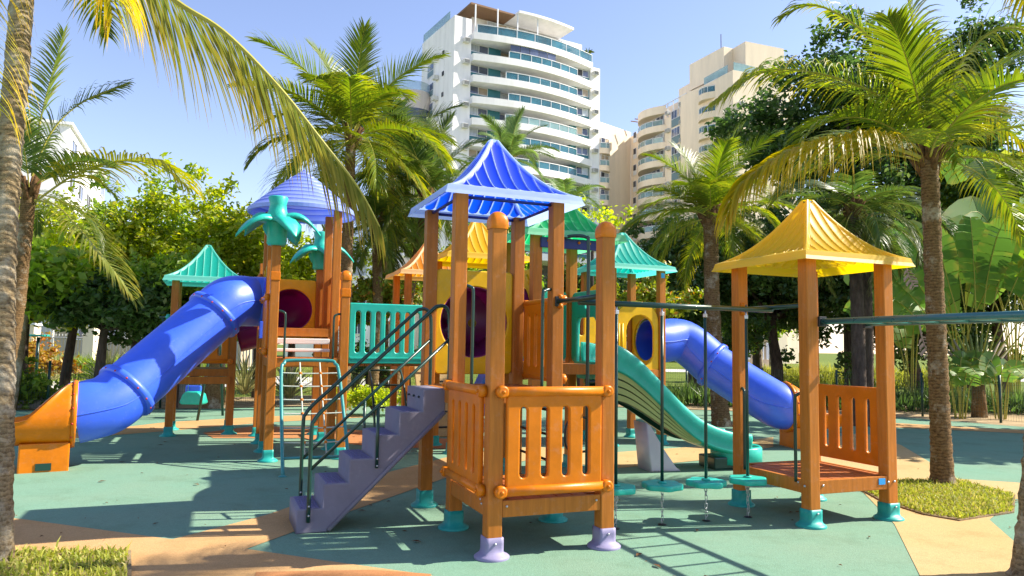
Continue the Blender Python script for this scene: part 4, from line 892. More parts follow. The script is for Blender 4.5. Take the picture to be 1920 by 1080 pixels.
# far hedge of yellow grass on the right, and ground cover
def hedge_strip(name, label, pts, n, h, lm, seed):
    rng = np.random.default_rng(seed); a = pts[0]; b = pts[1]; f = rng.random(n); c = np.stack([a.x + (b.x - a.x) * f + rng.normal(size=n) * 0.35, a.y + (b.y - a.y) * f + rng.normal(size=n) * 0.5, rng.random(n) * h], 1)
    m_ = rng.normal(size=(n, 3)); m_ /= np.linalg.norm(m_, axis=1)[:, None]; up = np.array([0, 0, 1.0]) + rng.normal(size=(n, 3)) * 0.45; s = 0.16 + 0.2 * rng.random(n)[:, None]
    V = np.stack([c - m_ * 0.03, c + m_ * 0.03, c + up * s], 1).reshape(-1, 3); Fc = np.arange(3 * n).reshape(-1, 3); C = np.zeros((n, 3, 4)); C[:, :, 1] = rng.random(n)[:, None]; C[:, 2, 0] = 0.5; C[:, :, 3] = 1
    tag(link(name, me_np(name, V, Fc, colors=C.reshape(-1, 4)), L[lm]), label, 'ground cover', kind='stuff')
hedge_strip('grass_hedge', 'sunlit yellow-green grass hedge beyond the right path', (gbase(1380, 36), gbase(1800, 36)), 12000, 0.75, 'grass', 5)
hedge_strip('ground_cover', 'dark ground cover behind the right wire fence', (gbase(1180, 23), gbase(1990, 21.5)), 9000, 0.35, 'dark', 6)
hedge_strip('grass_hedge', 'low green ground cover along the picket fence at left', (gbase(-60, 33), gbase(420, 33)), 9000, 0.75, 'mid', 7)

# ================================================================== PLAYGROUND
PW = 0.125   # post width
_pm = {}
def post_mesh(h):
    k = round(h, 3)
    if k not in _pm:
        r = PW / 2; b = 0.010; g = 0.006; pl = []
        for (cx, cy, a0) in ((r - b, r - b, 0), (-r + b, r - b, PI / 2), (-r + b, -r + b, PI), (r - b, -r + b, 1.5 * PI)):
            for q in range(3): a = a0 + PI / 4 * q; pl.append((cx + b * math.cos(a), cy + b * math.sin(a)))
        mb = MB(); mb.prism(pl, 0.02, h); _pm[k] = mb.mesh('post')
    return _pm[k]
def base_mesh():
    prof = [(0.140, 0.0), (0.142, 0.014), (0.128, 0.026), (0.112, 0.040), (0.098, 0.062), (0.087, 0.09), (0.080, 0.115)]
    mb = MB(); n = 32; vs_ = []; fs_ = []
    rows = []
    for (r, z) in prof: rows.append([(r * math.cos(2 * PI * k / n), r * math.sin(2 * PI * k / n), z) for k in range(n)])
    def sq(k, h):
        a = 2 * PI * k / n; c, s_ = math.cos(a), math.sin(a); m_ = max(abs(c), abs(s_)); return (h * c / m_, h * s_ / m_)
    for i, (f, z) in enumerate(((0.35, 0.062), (0.75, 0.09), (1.0, 0.118))):
        q = 3 + i
        rows[q + 0 if q < 6 else 6] = [((1 - f) * prof[q][0] * math.cos(2 * PI * k / n) + f * sq(k, 0.072)[0], (1 - f) * prof[q][0] * math.sin(2 * PI * k / n) + f * sq(k, 0.072)[1], prof[q][1]) for k in range(n)]
    rows[6] = [(*sq(k, 0.072), 0.118) for k in range(n)]
    rows.append([(*sq(k, 0.0715), 0.165) for k in range(n)]); rows.append([(*sq(k, 0.0635), 0.166) for k in range(n)])
    for r in rows: vs_ += r
    for i in range(len(rows) - 1):
        for k in range(n): fs_.append((i * n + k, i * n + (k + 1) % n, (i + 1) * n + (k + 1) % n, (i + 1) * n + k))
    mb.add(vs_, fs_, True)
    return mb.mesh('post_base')
BASE = base_mesh()
def cap_mesh():
    mb = MB(); rows = []; n = 24
    def sq(k, h, rnd_):
        a = 2 * PI * (k + 0.5) / n; c, s_ = math.cos(a), math.sin(a); m_ = max(abs(c), abs(s_)); return (h * (c / m_ * (1 - rnd_) + c * rnd_), h * (s_ / m_ * (1 - rnd_) + s_ * rnd_))
    for (h, z, r) in ((0.072, -0.05, 0.05), (0.076, -0.02, 0.08), (0.076, 0.02, 0.2), (0.070, 0.05, 0.4), (0.056, 0.075, 0.7), (0.035, 0.09, 0.9), (0.012, 0.096, 1.0)): rows.append([(*sq(k, h, r), z) for k in range(n)])
    vs_ = [p for r in rows for p in r]; fs_ = [(i * n + k, i * n + (k + 1) % n, (i + 1) * n + (k + 1) % n, (i + 1) * n + k) for i in range(len(rows) - 1) for k in range(n)]
    fs_.append(tuple((len(rows) - 1) * n + k for k in range(n))); mb.add(vs_, fs_, True); return mb.mesh('post_cap')
CAP = cap_mesh()
M['tealb'] = mat('teal_base_plastic', (0.018, 0.34, 0.30), 0.42, 0.35, noise=0.18, nscale=6, wear=0.3)
def post(t, a, b, h, cap=False, base='tealb'):
    o = link('post', post_mesh(h), M['wood'], t, (a * S, b * S, 0))
    link('post_base', BASE, M[base], o)
    if cap: link('post_cap', CAP, M['orange'], o, (0, 0, h))
    return o
# ---- pagoda roof
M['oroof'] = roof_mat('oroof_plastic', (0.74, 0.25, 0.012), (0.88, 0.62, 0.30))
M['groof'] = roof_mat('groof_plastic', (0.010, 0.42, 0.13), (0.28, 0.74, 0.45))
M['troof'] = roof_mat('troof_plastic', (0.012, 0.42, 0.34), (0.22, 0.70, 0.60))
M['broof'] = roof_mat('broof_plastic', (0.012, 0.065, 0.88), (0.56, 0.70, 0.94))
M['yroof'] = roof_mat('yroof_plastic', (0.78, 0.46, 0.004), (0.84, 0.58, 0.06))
def roof_mesh(R, Hh, ngro=11, skirt=0.085):
    nx, nd_ = 230, 42; vs_ = []; fs_ = []; tn = []
    dmin = 0.045
    def zc(d): t = 1 - d / R; return Hh * (0.33 * t + 0.67 * t ** 2.1) / (0.33 * (1 - dmin / R) + 0.67 * (1 - dmin / R) ** 2.1)
    for q in range(4):
        ca, sa = math.cos(q * PI / 2), math.sin(q * PI / 2); b = len(vs_)
        for i in range(nd_ + 3):
            if i <= nd_: d = dmin + (R - dmin) * (i / nd_) ** 0.85; z = zc(d); out = d
            elif i == nd_ + 1: d = R; z = -skirt * 0.55; out = R + 0.012
            else: d = R; z = -skirt; out = R + 0.03
            for k in range(nx + 1):
                x = (k / nx * 2 - 1) * (d if i <= nd_ else out)
                if i <= nd_:
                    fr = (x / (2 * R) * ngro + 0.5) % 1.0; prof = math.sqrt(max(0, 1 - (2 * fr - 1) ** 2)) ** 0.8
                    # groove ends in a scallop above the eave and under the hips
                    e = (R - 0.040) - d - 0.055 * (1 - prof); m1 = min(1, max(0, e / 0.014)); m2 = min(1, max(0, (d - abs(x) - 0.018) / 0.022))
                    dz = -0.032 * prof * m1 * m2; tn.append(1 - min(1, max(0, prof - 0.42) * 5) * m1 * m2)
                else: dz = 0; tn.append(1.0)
                y = -out; vs_.append((x * ca - y * sa, x * sa + y * ca, z + dz))
        w = nx + 1
        for i in range(nd_ + 2):
            for k in range(nx): fs_.append((b + i * w + k, b + (i + 1) * w + k, b + (i + 1) * w + k + 1, b + i * w + k + 1))
    b = len(vs_); vs_ += [(-dmin, -dmin, Hh), (dmin, -dmin, Hh), (dmin, dmin, Hh), (-dmin, dmin, Hh)]; fs_.append((b, b + 1, b + 2, b + 3)); tn += [1.0] * 4
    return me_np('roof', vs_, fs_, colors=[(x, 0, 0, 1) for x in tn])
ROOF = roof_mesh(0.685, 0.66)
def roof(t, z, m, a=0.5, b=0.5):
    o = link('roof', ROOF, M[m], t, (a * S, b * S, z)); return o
# ---- deck with fascia beams and single planks
def deck(t, z, a0=0.0, b0=0.0, a1=1.0, b1=1.0, planks=True, along='v'):
    x0, x1, y0, y1 = a0 * S, a1 * S, b0 * S, b1 * S; mb = MB(); h = 0.13; e = PW / 2
    d = MB()
    d.box(((x0 + x1) / 2, y0 + 0.25 * (y1 - y0), z - 0.07), (x1 - x0 - 0.2, 0.05, 0.06)); d.box(((x0 + x1) / 2, y0 + 0.75 * (y1 - y0), z - 0.07), (x1 - x0 - 0.2, 0.05, 0.06))
    o = d.build('deck', M['wood'], t)
    for (cx, cy, w_, l_) in (((x0 + x1) / 2, y0 - 0.03, x1 - x0 - 2 * e - 0.004, 0.045), ((x0 + x1) / 2, y1 + 0.03, x1 - x0 - 2 * e - 0.004, 0.045), (x0 - 0.03, (y0 + y1) / 2, 0.045, y1 - y0 - 2 * e - 0.004), (x1 + 0.03, (y0 + y1) / 2, 0.045, y1 - y0 - 2 * e - 0.004)):
        f = MB().box((cx, cy, z - h / 2 + 0.004), (w_, l_, h), bevel=0.006).build('fascia_beam', M['wood'], o)
    if planks:
        n = 7; w_ = (x1 - x0 - 0.01) / n
        for k in range(n):
            short = (k in (0, n - 1)); yy0 = y0 + (e + 0.01 if short else 0.0); yy1 = y1 - (e + 0.01 if short else 0.0)
            MB().box((x0 + 0.005 + w_ * (k + 0.5), (yy0 + yy1) / 2, z - 0.018), (w_ - 0.011, yy1 - yy0, 0.036), bevel=0.004).build('plank', M['plank'], o)
    else:
        MB().box(((x0 + x1) / 2, (y0 + y1) / 2, z - 0.02), (x1 - x0 - 2 * e, y1 - y0 - 2 * e, 0.038)).build('plank', M['plank'], o)
    return o
SIDE = {'-v': (0, 0.0, 0), '+v': (PI, 1, 1), '-u': (-PI / 2, 0, 1), '+u': (PI / 2, 1, 0)}
def on_side(o, t, side, a0=0.0, b0=0.0, z=0.0, off=0.0):
    """put a panel (local x 0..1 along the side, outside -y) on a side of the cell whose corner is (a0, b0)"""
    rz, cx, cy = SIDE[side]; o.parent = t; o.rotation_euler = (0, 0, rz)
    n = {'-v': Vector((0, -1, 0)), '+v': Vector((0, 1, 0)), '-u': Vector((-1, 0, 0)), '+u': Vector((1, 0, 0))}[side]
    o.location = Vector(((a0 + cx) * S, (b0 + cy) * S, z)) + n * off
    return o
# ---- moulded panels
def slot_panel_mesh(nslot=4, bars=True):
    x0, x1 = 0.075, 0.925; sl_ = [stadium(x0 + 0.145 + (x1 - x0 - 0.29) * k / (nslot - 1), 0.40, 0.062, 0.56) for k in range(nslot)]
    me = plate('panel', rrect(x0, 0.0, x1, 0.80, 0.02), sl_, 0.045, 0.012)
    return me
SLOT = slot_panel_mesh()
def bar_mesh():
    mb = MB(); 
    mb.tube([(0.045, 0, 0), (0.05, 0, 0), (0.955, 0, 0), (0.96, 0, 0)], [0.030, 0.040, 0.040, 0.030], 16)
    for x in (0.03, 0.97): mb.tube([(x, 0.02, 0), (x, -0.035, 0), (x, -0.045, 0)], [0.050, 0.050, 0.036], 16); mb.sphere((x, -0.05, 0), 0.016, 8, 5)
    return mb.mesh('rail_bar')
BARM = bar_mesh()
def slot_panel(t, side, z, m='orange', a0=0.0, b0=0.0, off=0.075, bars=True):
    p = link('panel', SLOT, M[m], t); on_side(p, t, side, a0, b0, z, off)
    if bars: link('rail_bar', BARM, M[m], p, (0, -0.012, 0.80)); link('rail_bar', BARM, M[m], p, (0, -0.012, 0.02))
    return p
def tunnel_panel_mesh():
    out = rrect(0.06, 0.0, 0.94, 1.12, 0.05); return plate('tunnel_panel', out, [circ(0.5, 0.56, 0.385, 40)], 0.05, 0.012)
TPAN = tunnel_panel_mesh()
def ribs_on(p, m):
    mb = MB(); 
    for (x, z, rot) in ((0.16, 0.98, 0.8), (0.84, 0.98, -0.8), (0.16, 0.13, -0.8), (0.84, 0.13, 0.8)):
        c = Vector((x, -0.03, z)); d = Vector((math.cos(rot), 0, math.sin(rot))) * 0.085; mb.tube([c - d, c + d], 0.022, 8)
    mb.build('moulded_rib', M[m], p)
def tunnel_panel(t, side, z, m='yellow', a0=0.0, b0=0.0, off=0.0):
    p = link('tunnel_panel', TPAN, M[m], t); on_side(p, t, side, a0, b0, z, off); ribs_on(p, m); return p
def jhandle(t, x, y, z0, z1, dx, dy, m='bar'):
    """hand grip: from the post (x, y, z1) out and down to the deck"""
    x *= S; y *= S; r = 0.05
    MB().tube(smooth_path([(x, y, z1), (x + dx * 0.5, y + dy * 0.5, z1 + 0.004), (x + dx * 0.85, y + dy * 0.85, z1 - 0.015), (x + dx, y + dy, z1 - 0.07), (x + dx, y + dy, (z0 + z1) / 2), (x + dx, y + dy, z0)], 5), 0.016, 10).build('grab_handle', M[m], t)
def bolts(t, pts, m='steel', r=0.011):
    mb = MB()
    for p in pts: mb.sphere(p, r, 8, 5)
    tag(mb.build('bolt_heads', M[m], t), kind='stuff')

# ---- low front platform
H_CAP = 2.66
t = thing('low_platform', 'low open platform with orange slotted panels in the foreground', 'play platform', G(0, 0), TH)
post(t, 0, 0, H_CAP, True, 'lilacb'); post(t, 1, 0, H_CAP, True, 'lilacb')
deck(t, 0.44)
slot_panel(t, '-v', 0.50); slot_panel(t, '-u', 0.50)
e = PW / 2 + 0.004
bolts(t, [(0.10, -0.055, 0.40), (0.90, -0.055, 0.40), (-0.055, 0.10, 0.40), (-0.055, 0.13, 0.43), (0.0, -e - 0.012, 0.12), (1.0 * S, -e - 0.012, 0.12)])
# ---- tower with blue pagoda roof
t = thing('play_tower', 'play tower with blue pagoda roof behind the low orange platform', 'play tower', G(0, 1), TH, 'roofed play towers')
HB = 3.10
for (a, b) in ((0, 0), (1, 0), (0, 1), (1, 1)): post(t, a, b, HB)
deck(t, 1.25); roof(t, HB + 0.04, 'broof')
slot_panel(t, '+u', 1.33); tunnel_panel(t, '+v', 1.36)
jhandle(t, 0.0, 0, 1.25, 2.22, 0.12, -0.075); jhandle(t, 1.0, 0.0, 1.25, 2.22, -0.17, -0.075)
mb = MB()
for z in (0.30, 0.55, 0.80, 1.04): mb.tube([(1.0 * S, 0.05, z), (1.0 * S, 0.95, z)], 0.014, 8)
mb.build('ladder_rungs', M['black'], t)
for (xa, xb) in (((0, 0), (1, 0)), ((0, 0), (0, 1)), ((1, 0), (1, 1)), ((0, 1), (1, 1))):
    MB().tube([(xa[0] * S, xa[1] * S, HB - 0.03), (xb[0] * S, xb[1] * S, HB - 0.03)], 0.016, 8).build('roof_tie', M['navy'], t)
# ---- tower with yellow roof at the right (stepping discs end here)
t = thing('play_tower', 'small platform with four posts and yellow pagoda roof at right', 'play tower', G(3.235, 0.005), TH, 'roofed play towers')
for (a, b) in ((0, 0), (1, 0), (0, 1), (1, 1)): post(t, a, b, 2.58)
deck(t, 0.43); roof(t, 2.62, 'yroof')
p = link('panel', SLOT, M['orange'], t); on_side(p, t, '+u', z=0.50, off=0.0)
jhandle(t, 0, 0, 0.40, 1.25, -0.055, 0.13); jhandle(t, 0, 1, 0.40, 1.25, -0.055, -0.13)
MB().box((0.86, -0.056, 0.385), (0.085, 0.006, 0.06)).build('sticker', M['sticker'], t)
bolts(t, [(0.10, -0.056, 0.385), (0.945, -0.056, 0.375), (1.0 * S + e - 0.06, -e - 0.004, 0.38), (-0.055, 0.10, 0.40), (-e - 0.004, 0.0, 0.38)], r=0.013)
for a in (0, 1): bolts(t, [(a * S + 0.01, -e - 0.012, 0.13)])
# ---- tower with green roof
t = thing('play_tower', 'play tower with green pagoda roof and navy beam behind the front post caps', 'play tower', G(1.61, 2.88), TH, 'roofed play towers')
for (a, b) in ((0, 0), (1, 0), (0, 1), (1, 1)): post(t, a, b, 3.10)
deck(t, 1.45); roof(t, 3.13, 'groof')
MB().box((0.5 * S, -0.085, 2.98), (0.95, 0.045, 0.13), bevel=0.006).build('header_beam', M['navy'], t)
bolts(t, [(0.12, -0.115, 3.0), (0.55, -0.115, 3.0), (0.70, -0.115, 3.0), (0.90, -0.115, 3.0)], 'orange', 0.02)
tunnel_panel(t, '-u', 1.54, 'yellow')
hood = plate('slide_hood', rrect(0.06, 0.0, 0.94, 0.98, 0.10), [rrect(0.22, -0.2, 0.78, 0.62, 0.1), circ(0.5, 0.80, 0.06, 16)], 0.06, 0.015)
on_side(link('slide_hood', hood, M['teal'], t), t, '+u', z=1.46)
bolts(t, [(1.0 * S - e - 0.004, 0.0, z) for z in (1.6, 1.75, 2.1, 2.25, 2.3)], r=0.015)
on_side(link('panel', plate('panel', rrect(0.08, 0, 0.92, 0.95, 0.04), [circ(0.3, 0.55, 0.07, 16), circ(0.65, 0.4, 0.09, 16)], 0.04, 0.01), M['teal'], t), t, '+v', z=1.5)
# fire pole with stepping loops
t = thing('fire_pole', 'dark green sliding pole with side loops hanging from the navy beam', 'pole', G(2.12, 2.44), TH)
MB().tube(smooth_path([(-0.30, 0.40, 3.03), (-0.12, 0.20, 3.06), (-0.02, 0.03, 3.03), (0, 0, 2.90), (0, 0, 1.8), (0, 0, 0.9), (0, 0, -0.02)], 6), 0.022, 12).build('pole', M['bar'], t)
for (z, s_) in ((1.05, 1), (0.62, -1), (0.30, 1)):
    MB().tube(smooth_path([(0, 0, z + 0.20), (s_ * 0.2, -0.03, z + 0.20), (s_ * 0.30, -0.05, z + 0.13), (s_ * 0.32, -0.05, z), (s_ * 0.30, -0.05, z - 0.13), (s_ * 0.2, -0.03, z - 0.20), (0, 0, z - 0.20)], 5), 0.014, 8).build('step_loop', M['black'], t)
# ---- back tower with yellow roof
t = thing('play_tower', 'play tower with yellow pagoda roof at the back centre, behind the blue one', 'play tower', G(1.38, 5.5), TH, 'roofed play towers')
for (a, b) in ((0, 0), (1, 0), (0, 1), (1, 1)): post(t, a, b, 3.10)
deck(t, 1.45, planks=False); roof(t, 3.13, 'yroof')
on_side(link('panel', plate('panel', rrect(0.06, 0, 0.94, 1.25, 0.05), [rrect(0.3, 0.45, 0.7, 0.95, 0.08)], 0.05, 0.012), M['yellow'], t), t, '-v', z=1.5)
slot_panel(t, '+v', 1.5, 'yellow')
# ---- back tower with teal roof, blue tube slide leaves it
t = thing('play_tower', 'play tower with teal pagoda roof and yellow arch panel at back right', 'play tower', G(4.27, 5.64), TH, 'roofed play towers')
for (a, b) in ((0, 0), (1, 0), (0, 1), (1, 1)): post(t, a, b, 3.10)
deck(t, 1.30, planks=False); roof(t, 3.13, 'troof')
arch = [(0.06, 0.0), (0.94, 0.0), (0.94, 0.85)] + [(0.5 + 0.44 * math.cos(PI * k / 14), 0.85 + 0.38 * math.sin(PI * k / 14)) for k in range(1, 14)] + [(0.06, 0.85)]
on_side(link('arch_panel', plate('arch_panel', arch, [stadium(0.56, 0.52, 0.56, 0.92, 10)], 0.06, 0.014), M['yellow'], t), t, '-v', z=1.28)
mb = MB()
for x in (0.12, 0.19): mb.tube([(x, -0.03, 1.45), (x, -0.03, 2.1)], 0.03, 10)
mb.build('moulded_rib', M['yellow'], t)
tunnel_panel(t, '+u', 1.28)
MB().box((1.0 * S, -0.066, 2.98), (0.07, 0.006, 0.09)).build('sticker', M['sticker'], t)
on_side(link('side_arch', plate('side_arch', arch, [stadium(0.5, 0.5, 0.6, 0.9, 10)], 0.06, 0.014), M['yellow'], t), t, '-u', z=1.6)
# ---- back tower with orange roof
t = thing('play_tower', 'play tower with orange pagoda roof at back, left of the blue pagoda post', 'play tower', G(1.36, 8.5), TH, 'roofed play towers')
for (a, b) in ((0, 0), (1, 0), (0, 1), (1, 1)): post(t, a, b, 3.10)
deck(t, 1.25, planks=False); roof(t, 3.13, 'oroof'); slot_panel(t, '-u', 1.32, 'orange')
# ---- back tower with small teal roof at left
t = thing('play_tower', 'play tower with small teal pagoda roof behind the left tube slide', 'play tower', G(-2.78, 8.86), TH, 'roofed play towers')
for (a, b) in ((0, 0), (1, 0), (0, 1), (1, 1)): post(t, a, b, 2.80)
deck(t, 1.18, planks=False); roof(t, 2.83, 'troof'); slot_panel(t, '-v', 1.30); tunnel_panel(t, '+u', 1.30); slot_panel(t, '-u', 1.30, 'teal')
MB().box((0.5 * S, -0.088, 0.98), (0.95, 0.05, 0.13), bevel=0.006).build('cross_beam', M['wood'], t)
# ---- tower with conical roof
t = thing('play_tower', 'tall play tower with conical blue roof and plastic palm tops', 'play tower', G(-1.33, 5.46), TH, 'roofed play towers')
HC = 3.88
post(t, 0, 0, 3.15); post(t, 1, 0, 2.66, True)
for b in (1, 2):
    for a in (0, 1): post(t, a, b, HC)
post(t, 0, 3, 3.1); post(t, 1, 3, 3.1)
deck(t, 1.45, 0, 0, 1, 1); deck(t, 1.90, 0, 1, 1, 2); deck(t, 1.90, 0, 2, 1, 3, planks=False)
prof = []; nst = 9; RC = 0.86; HCo = 0.70
for k in range(nst):
    f0 = k / nst; f1 = (k + 1) / nst; r0 = RC * (1 - f0) ** 0.92; r1 = RC * (1 - f1) ** 0.92; z0 = HCo * f0; z1 = HCo * f1
    prof += [(max(r0, 0.03), z0), (max(r0 - (r0 - r1) * 0.82, 0.028), z1 - 0.020), (max(r1 + 0.004, 0.026), z1 - 0.014)]
prof = [(RC - 0.03, -0.075), (RC + 0.012, -0.07), (RC + 0.012, -0.012)] + prof + [(0.02, HCo)]
cone = MB().lathe(prof, 64, (0.5 * S, 1.5 * S, HC - 0.02), capb=False, smooth=False).mesh('conical_roof')
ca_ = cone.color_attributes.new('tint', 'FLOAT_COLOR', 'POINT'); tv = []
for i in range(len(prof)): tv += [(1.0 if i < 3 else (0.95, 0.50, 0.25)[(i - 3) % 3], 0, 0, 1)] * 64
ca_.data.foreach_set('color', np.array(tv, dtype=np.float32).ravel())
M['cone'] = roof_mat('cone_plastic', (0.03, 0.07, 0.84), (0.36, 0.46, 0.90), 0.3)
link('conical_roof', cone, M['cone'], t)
def leaf_lobe(mb, az, ln, rise, drop, w, z0):
    d = Vector((math.cos(az), math.sin(az), 0)); sd = Vector((-math.sin(az), math.cos(az), 0)); n = 10; rows = []
    for k in range(n + 1):
        f = k / n; p = d * (0.04 + ln * f) + Vector((0, 0, z0 + rise * math.sin(PI * min(1, f * 1.35) * 0.5) - drop * f ** 2.2)); ww = w * (0.55 + 0.9 * math.sin(PI * min(1, 0.1 + 0.75 * f))) * (1 - f ** 6) + 0.008; th = 0.10 * (1 - 0.7 * f)
        rows.append([p - sd * ww - Vector((0, 0, th * 0.6)), p - sd * ww * 0.5 + Vector((0, 0, th * 0.55)), p + Vector((0, 0, th * 0.25)), p + sd * ww * 0.5 + Vector((0, 0, th * 0.55)), p + sd * ww - Vector((0, 0, th * 0.6)), p - Vector((0, 0, th * 0.8))])
    vs_ = [q for r in rows for q in r]; m_ = 6; fs_ = [(i * m_ + k, i * m_ + (k + 1) % m_, (i + 1) * m_ + (k + 1) % m_, (i + 1) * m_ + k) for i in range(n) for k in range(m_)]
    fs_ += [tuple(reversed(range(m_))), tuple(n * m_ + k for k in range(m_))]; mb.add(vs_, fs_, True)
def palm_top(t, a, b, z):
    mb = MB(); h = 0.70
    pr = [(0.115, 0), (0.138, 0.03), (0.142, 0.2), (0.16, 0.34), (0.18, 0.40), (0.13, 0.50), (0.115, 0.60), (0.14, 0.70), (0.128, 0.715)]
    mb.lathe(pr, 16, (0, 0, 0)); o = mb.build('palm_top', M['teal'], t, (a * S, b * S, z), (0, 0, -TH))
    for az in (0.15, 2.95, -0.75, 3.85, 1.3, 1.9): 
        q = MB(); leaf_lobe(q, az, 0.52 + 0.06 * math.cos(az * 3), 0.17 if abs(math.sin(az)) < 0.5 else 0.09, 0.36, 0.135, 0.36); q.build('palm_leaf', M['teal'], o)
palm_top(t, 0, 0, 3.06); palm_top(t, 1, 3, 3.04)
tunnel_panel(t, '-u', 1.82, 'yellow', 0, 1); tunnel_panel(t, '+v', 1.72, 'yellow', 0, 2)
slot_panel(t, '-u', 1.52, 'orange', 0, 0); slot_panel(t, '+u', 1.98, 'orange', 0, 1); slot_panel(t, '+u', 1.98, 'orange', 0, 2); slot_panel(t, '-u', 1.98, 'orange', 0, 2)
o = MB().box((0.5 * S, 0.90, 1.70), (0.84, 0.10, 0.085), bevel=0.012).build('step_board', M['white'], t)
o = MB().box((0.5 * S, 0.86, 1.56), (0.84, 0.10, 0.05), bevel=0.012).build('step_board', M['white'], t)
jhandle(t, 0, 0, 1.45, 2.12, 0.16, -0.055); jhandle(t, 1, 0, 1.45, 2.10, -0.16, -0.055)
link('post_collar', MB().box((0, 0, 0), (0.14, 0.14, 0.13), bevel=0.012).mesh('post_collar'), M['orange'], t, (0, 0, 2.62)); link('post_collar', bpy.data.meshes['post_collar'], M['orange'], t, (1 * S, 0, 2.42))
MB().box((-0.11, 0.88, 1.86), (0.06, 0.16, 0.26), bevel=0.01).build('coloured_block', M['blue'], t)

# ---- bridge with teal slotted rail panel
t = thing('bridge', 'short bridge with long teal slotted side panel', 'bridge', G(-0.33, 5.5), TH)
LB = 1.60
sl_ = [stadium(0.20 + (LB - 0.40) * k / 8, 0.47, 0.075, 0.62) for k in range(9)]
p = link('panel', plate('panel', rrect(0.07, 0, LB, 0.90, 0.02), sl_, 0.06, 0.014), M['teal'], t, (0, -0.03, 1.38))
MB().box((LB / 2 + 0.03, -0.062, 1.46), (LB - 0.12, 0.02, 0.03), bevel=0.006).build('moulded_ridge', M['teal'], p).location = (0, 0.03, -1.38)
for k in range(11): MB().box((0.12 + k * 0.142, 0.48, 1.36), (0.13, 0.92, 0.04), bevel=0.004).build('plank', M['plank'], t)
t = thing('bridge', 'bridge with wooden side beams between the yellow and green towers', 'bridge', G(1.5, 3.95), TH)
for k in range(10): MB().box((0.5, 0.10 + k * 0.145, 1.42), (0.9, 0.13, 0.04), bevel=0.004).build('plank', M['plank'], t)
for x in (0.03, 0.97): MB().box((x, 0.75, 1.36), (0.05, 1.4, 0.12)).build('side_beam', M['wood'], t)
t = thing('bridge', 'yellow-sided bridge between the back yellow and right teal towers', 'bridge', G(2.42, 5.6), TH)
on = [(0.06, 0.35), (0.45, 0.15), (0.95, 0.1), (1.4, 0.15), (1.78, 0.35), (1.78, 1.15), (1.4, 0.95), (0.95, 0.9), (0.45, 0.95), (0.06, 1.15)]
link('panel', plate('panel', on, [stadium(0.3 + 0.31 * k, 0.55, 0.09, 0.45) for k in range(5)], 0.05, 0.012), M['yellow'], t, (0, -0.03, 1.55))
for k in range(12): MB().box((0.12 + k * 0.145, 0.48, 1.40), (0.13, 0.92, 0.04)).build('plank', M['plank'], t)

# ---- tubes
def tube_shell(name, path, r, m, parent, seg=40, thick=0.012, n=8, holes=()):
    P = smooth_path(path, n); mb = MB(); mb.tube(P, r, seg, caps=False); k = len(mb.v); f0 = list(mb.f)
    mi = MB(); mi.tube(P, r - thick, seg, caps=False); mb.v += mi.v; mb.f += [tuple(k + i for i in reversed(f)) for f in mi.f]; mb.sm += mi.sm
    L_ = len(P)
    for base_ in (0, (L_ - 1) * seg):
        for q in range(seg): a = base_ + q; b = base_ + (q + 1) % seg; mb.f.append((a, b, k + b, k + a)); mb.sm.append(False)
    o = mb.build(name, M[m], parent)
    for sg in (-1, 1):
        q = []
        for i in range(len(P)):
            tt = (P[min(i + 1, len(P) - 1)] - P[max(i - 1, 0)]).normalized(); sd = tt.cross(Vector((0, 0, 1))).normalized(); q.append(P[i] + sd * sg * (r + 0.001))
        MB().tube(q, 0.009, 6).build('mould_seam', M[m], o)
    return o, P
def flange(parent, p, d, r, m, w=0.05, bolt='red', name='flange'):
    d = Vector(d).normalized(); mb = MB()
    mb.tube([p - d * w, p - d * w * 0.9, p - d * 0.004, p + d * 0.004, p + d * w * 0.9, p + d * w], [r - 0.03, r + 0.038, r + 0.042, r + 0.042, r + 0.038, r - 0.03], 40, caps=False); o = mb.build(name, M[m], parent)
    bb = MB(); ref = Vector((0, 0, 1)); a = (ref - d * ref.dot(d)).normalized(); b = d.cross(a)
    for k in range(14): q = 2 * PI * k / 14; bb.sphere(p + (a * math.cos(q) + b * math.sin(q)) * (r + 0.035) + d * w * 0.6, 0.016, 6, 4)
    tag(bb.build('bolt_heads', M[bolt], o), kind='stuff')
    return o
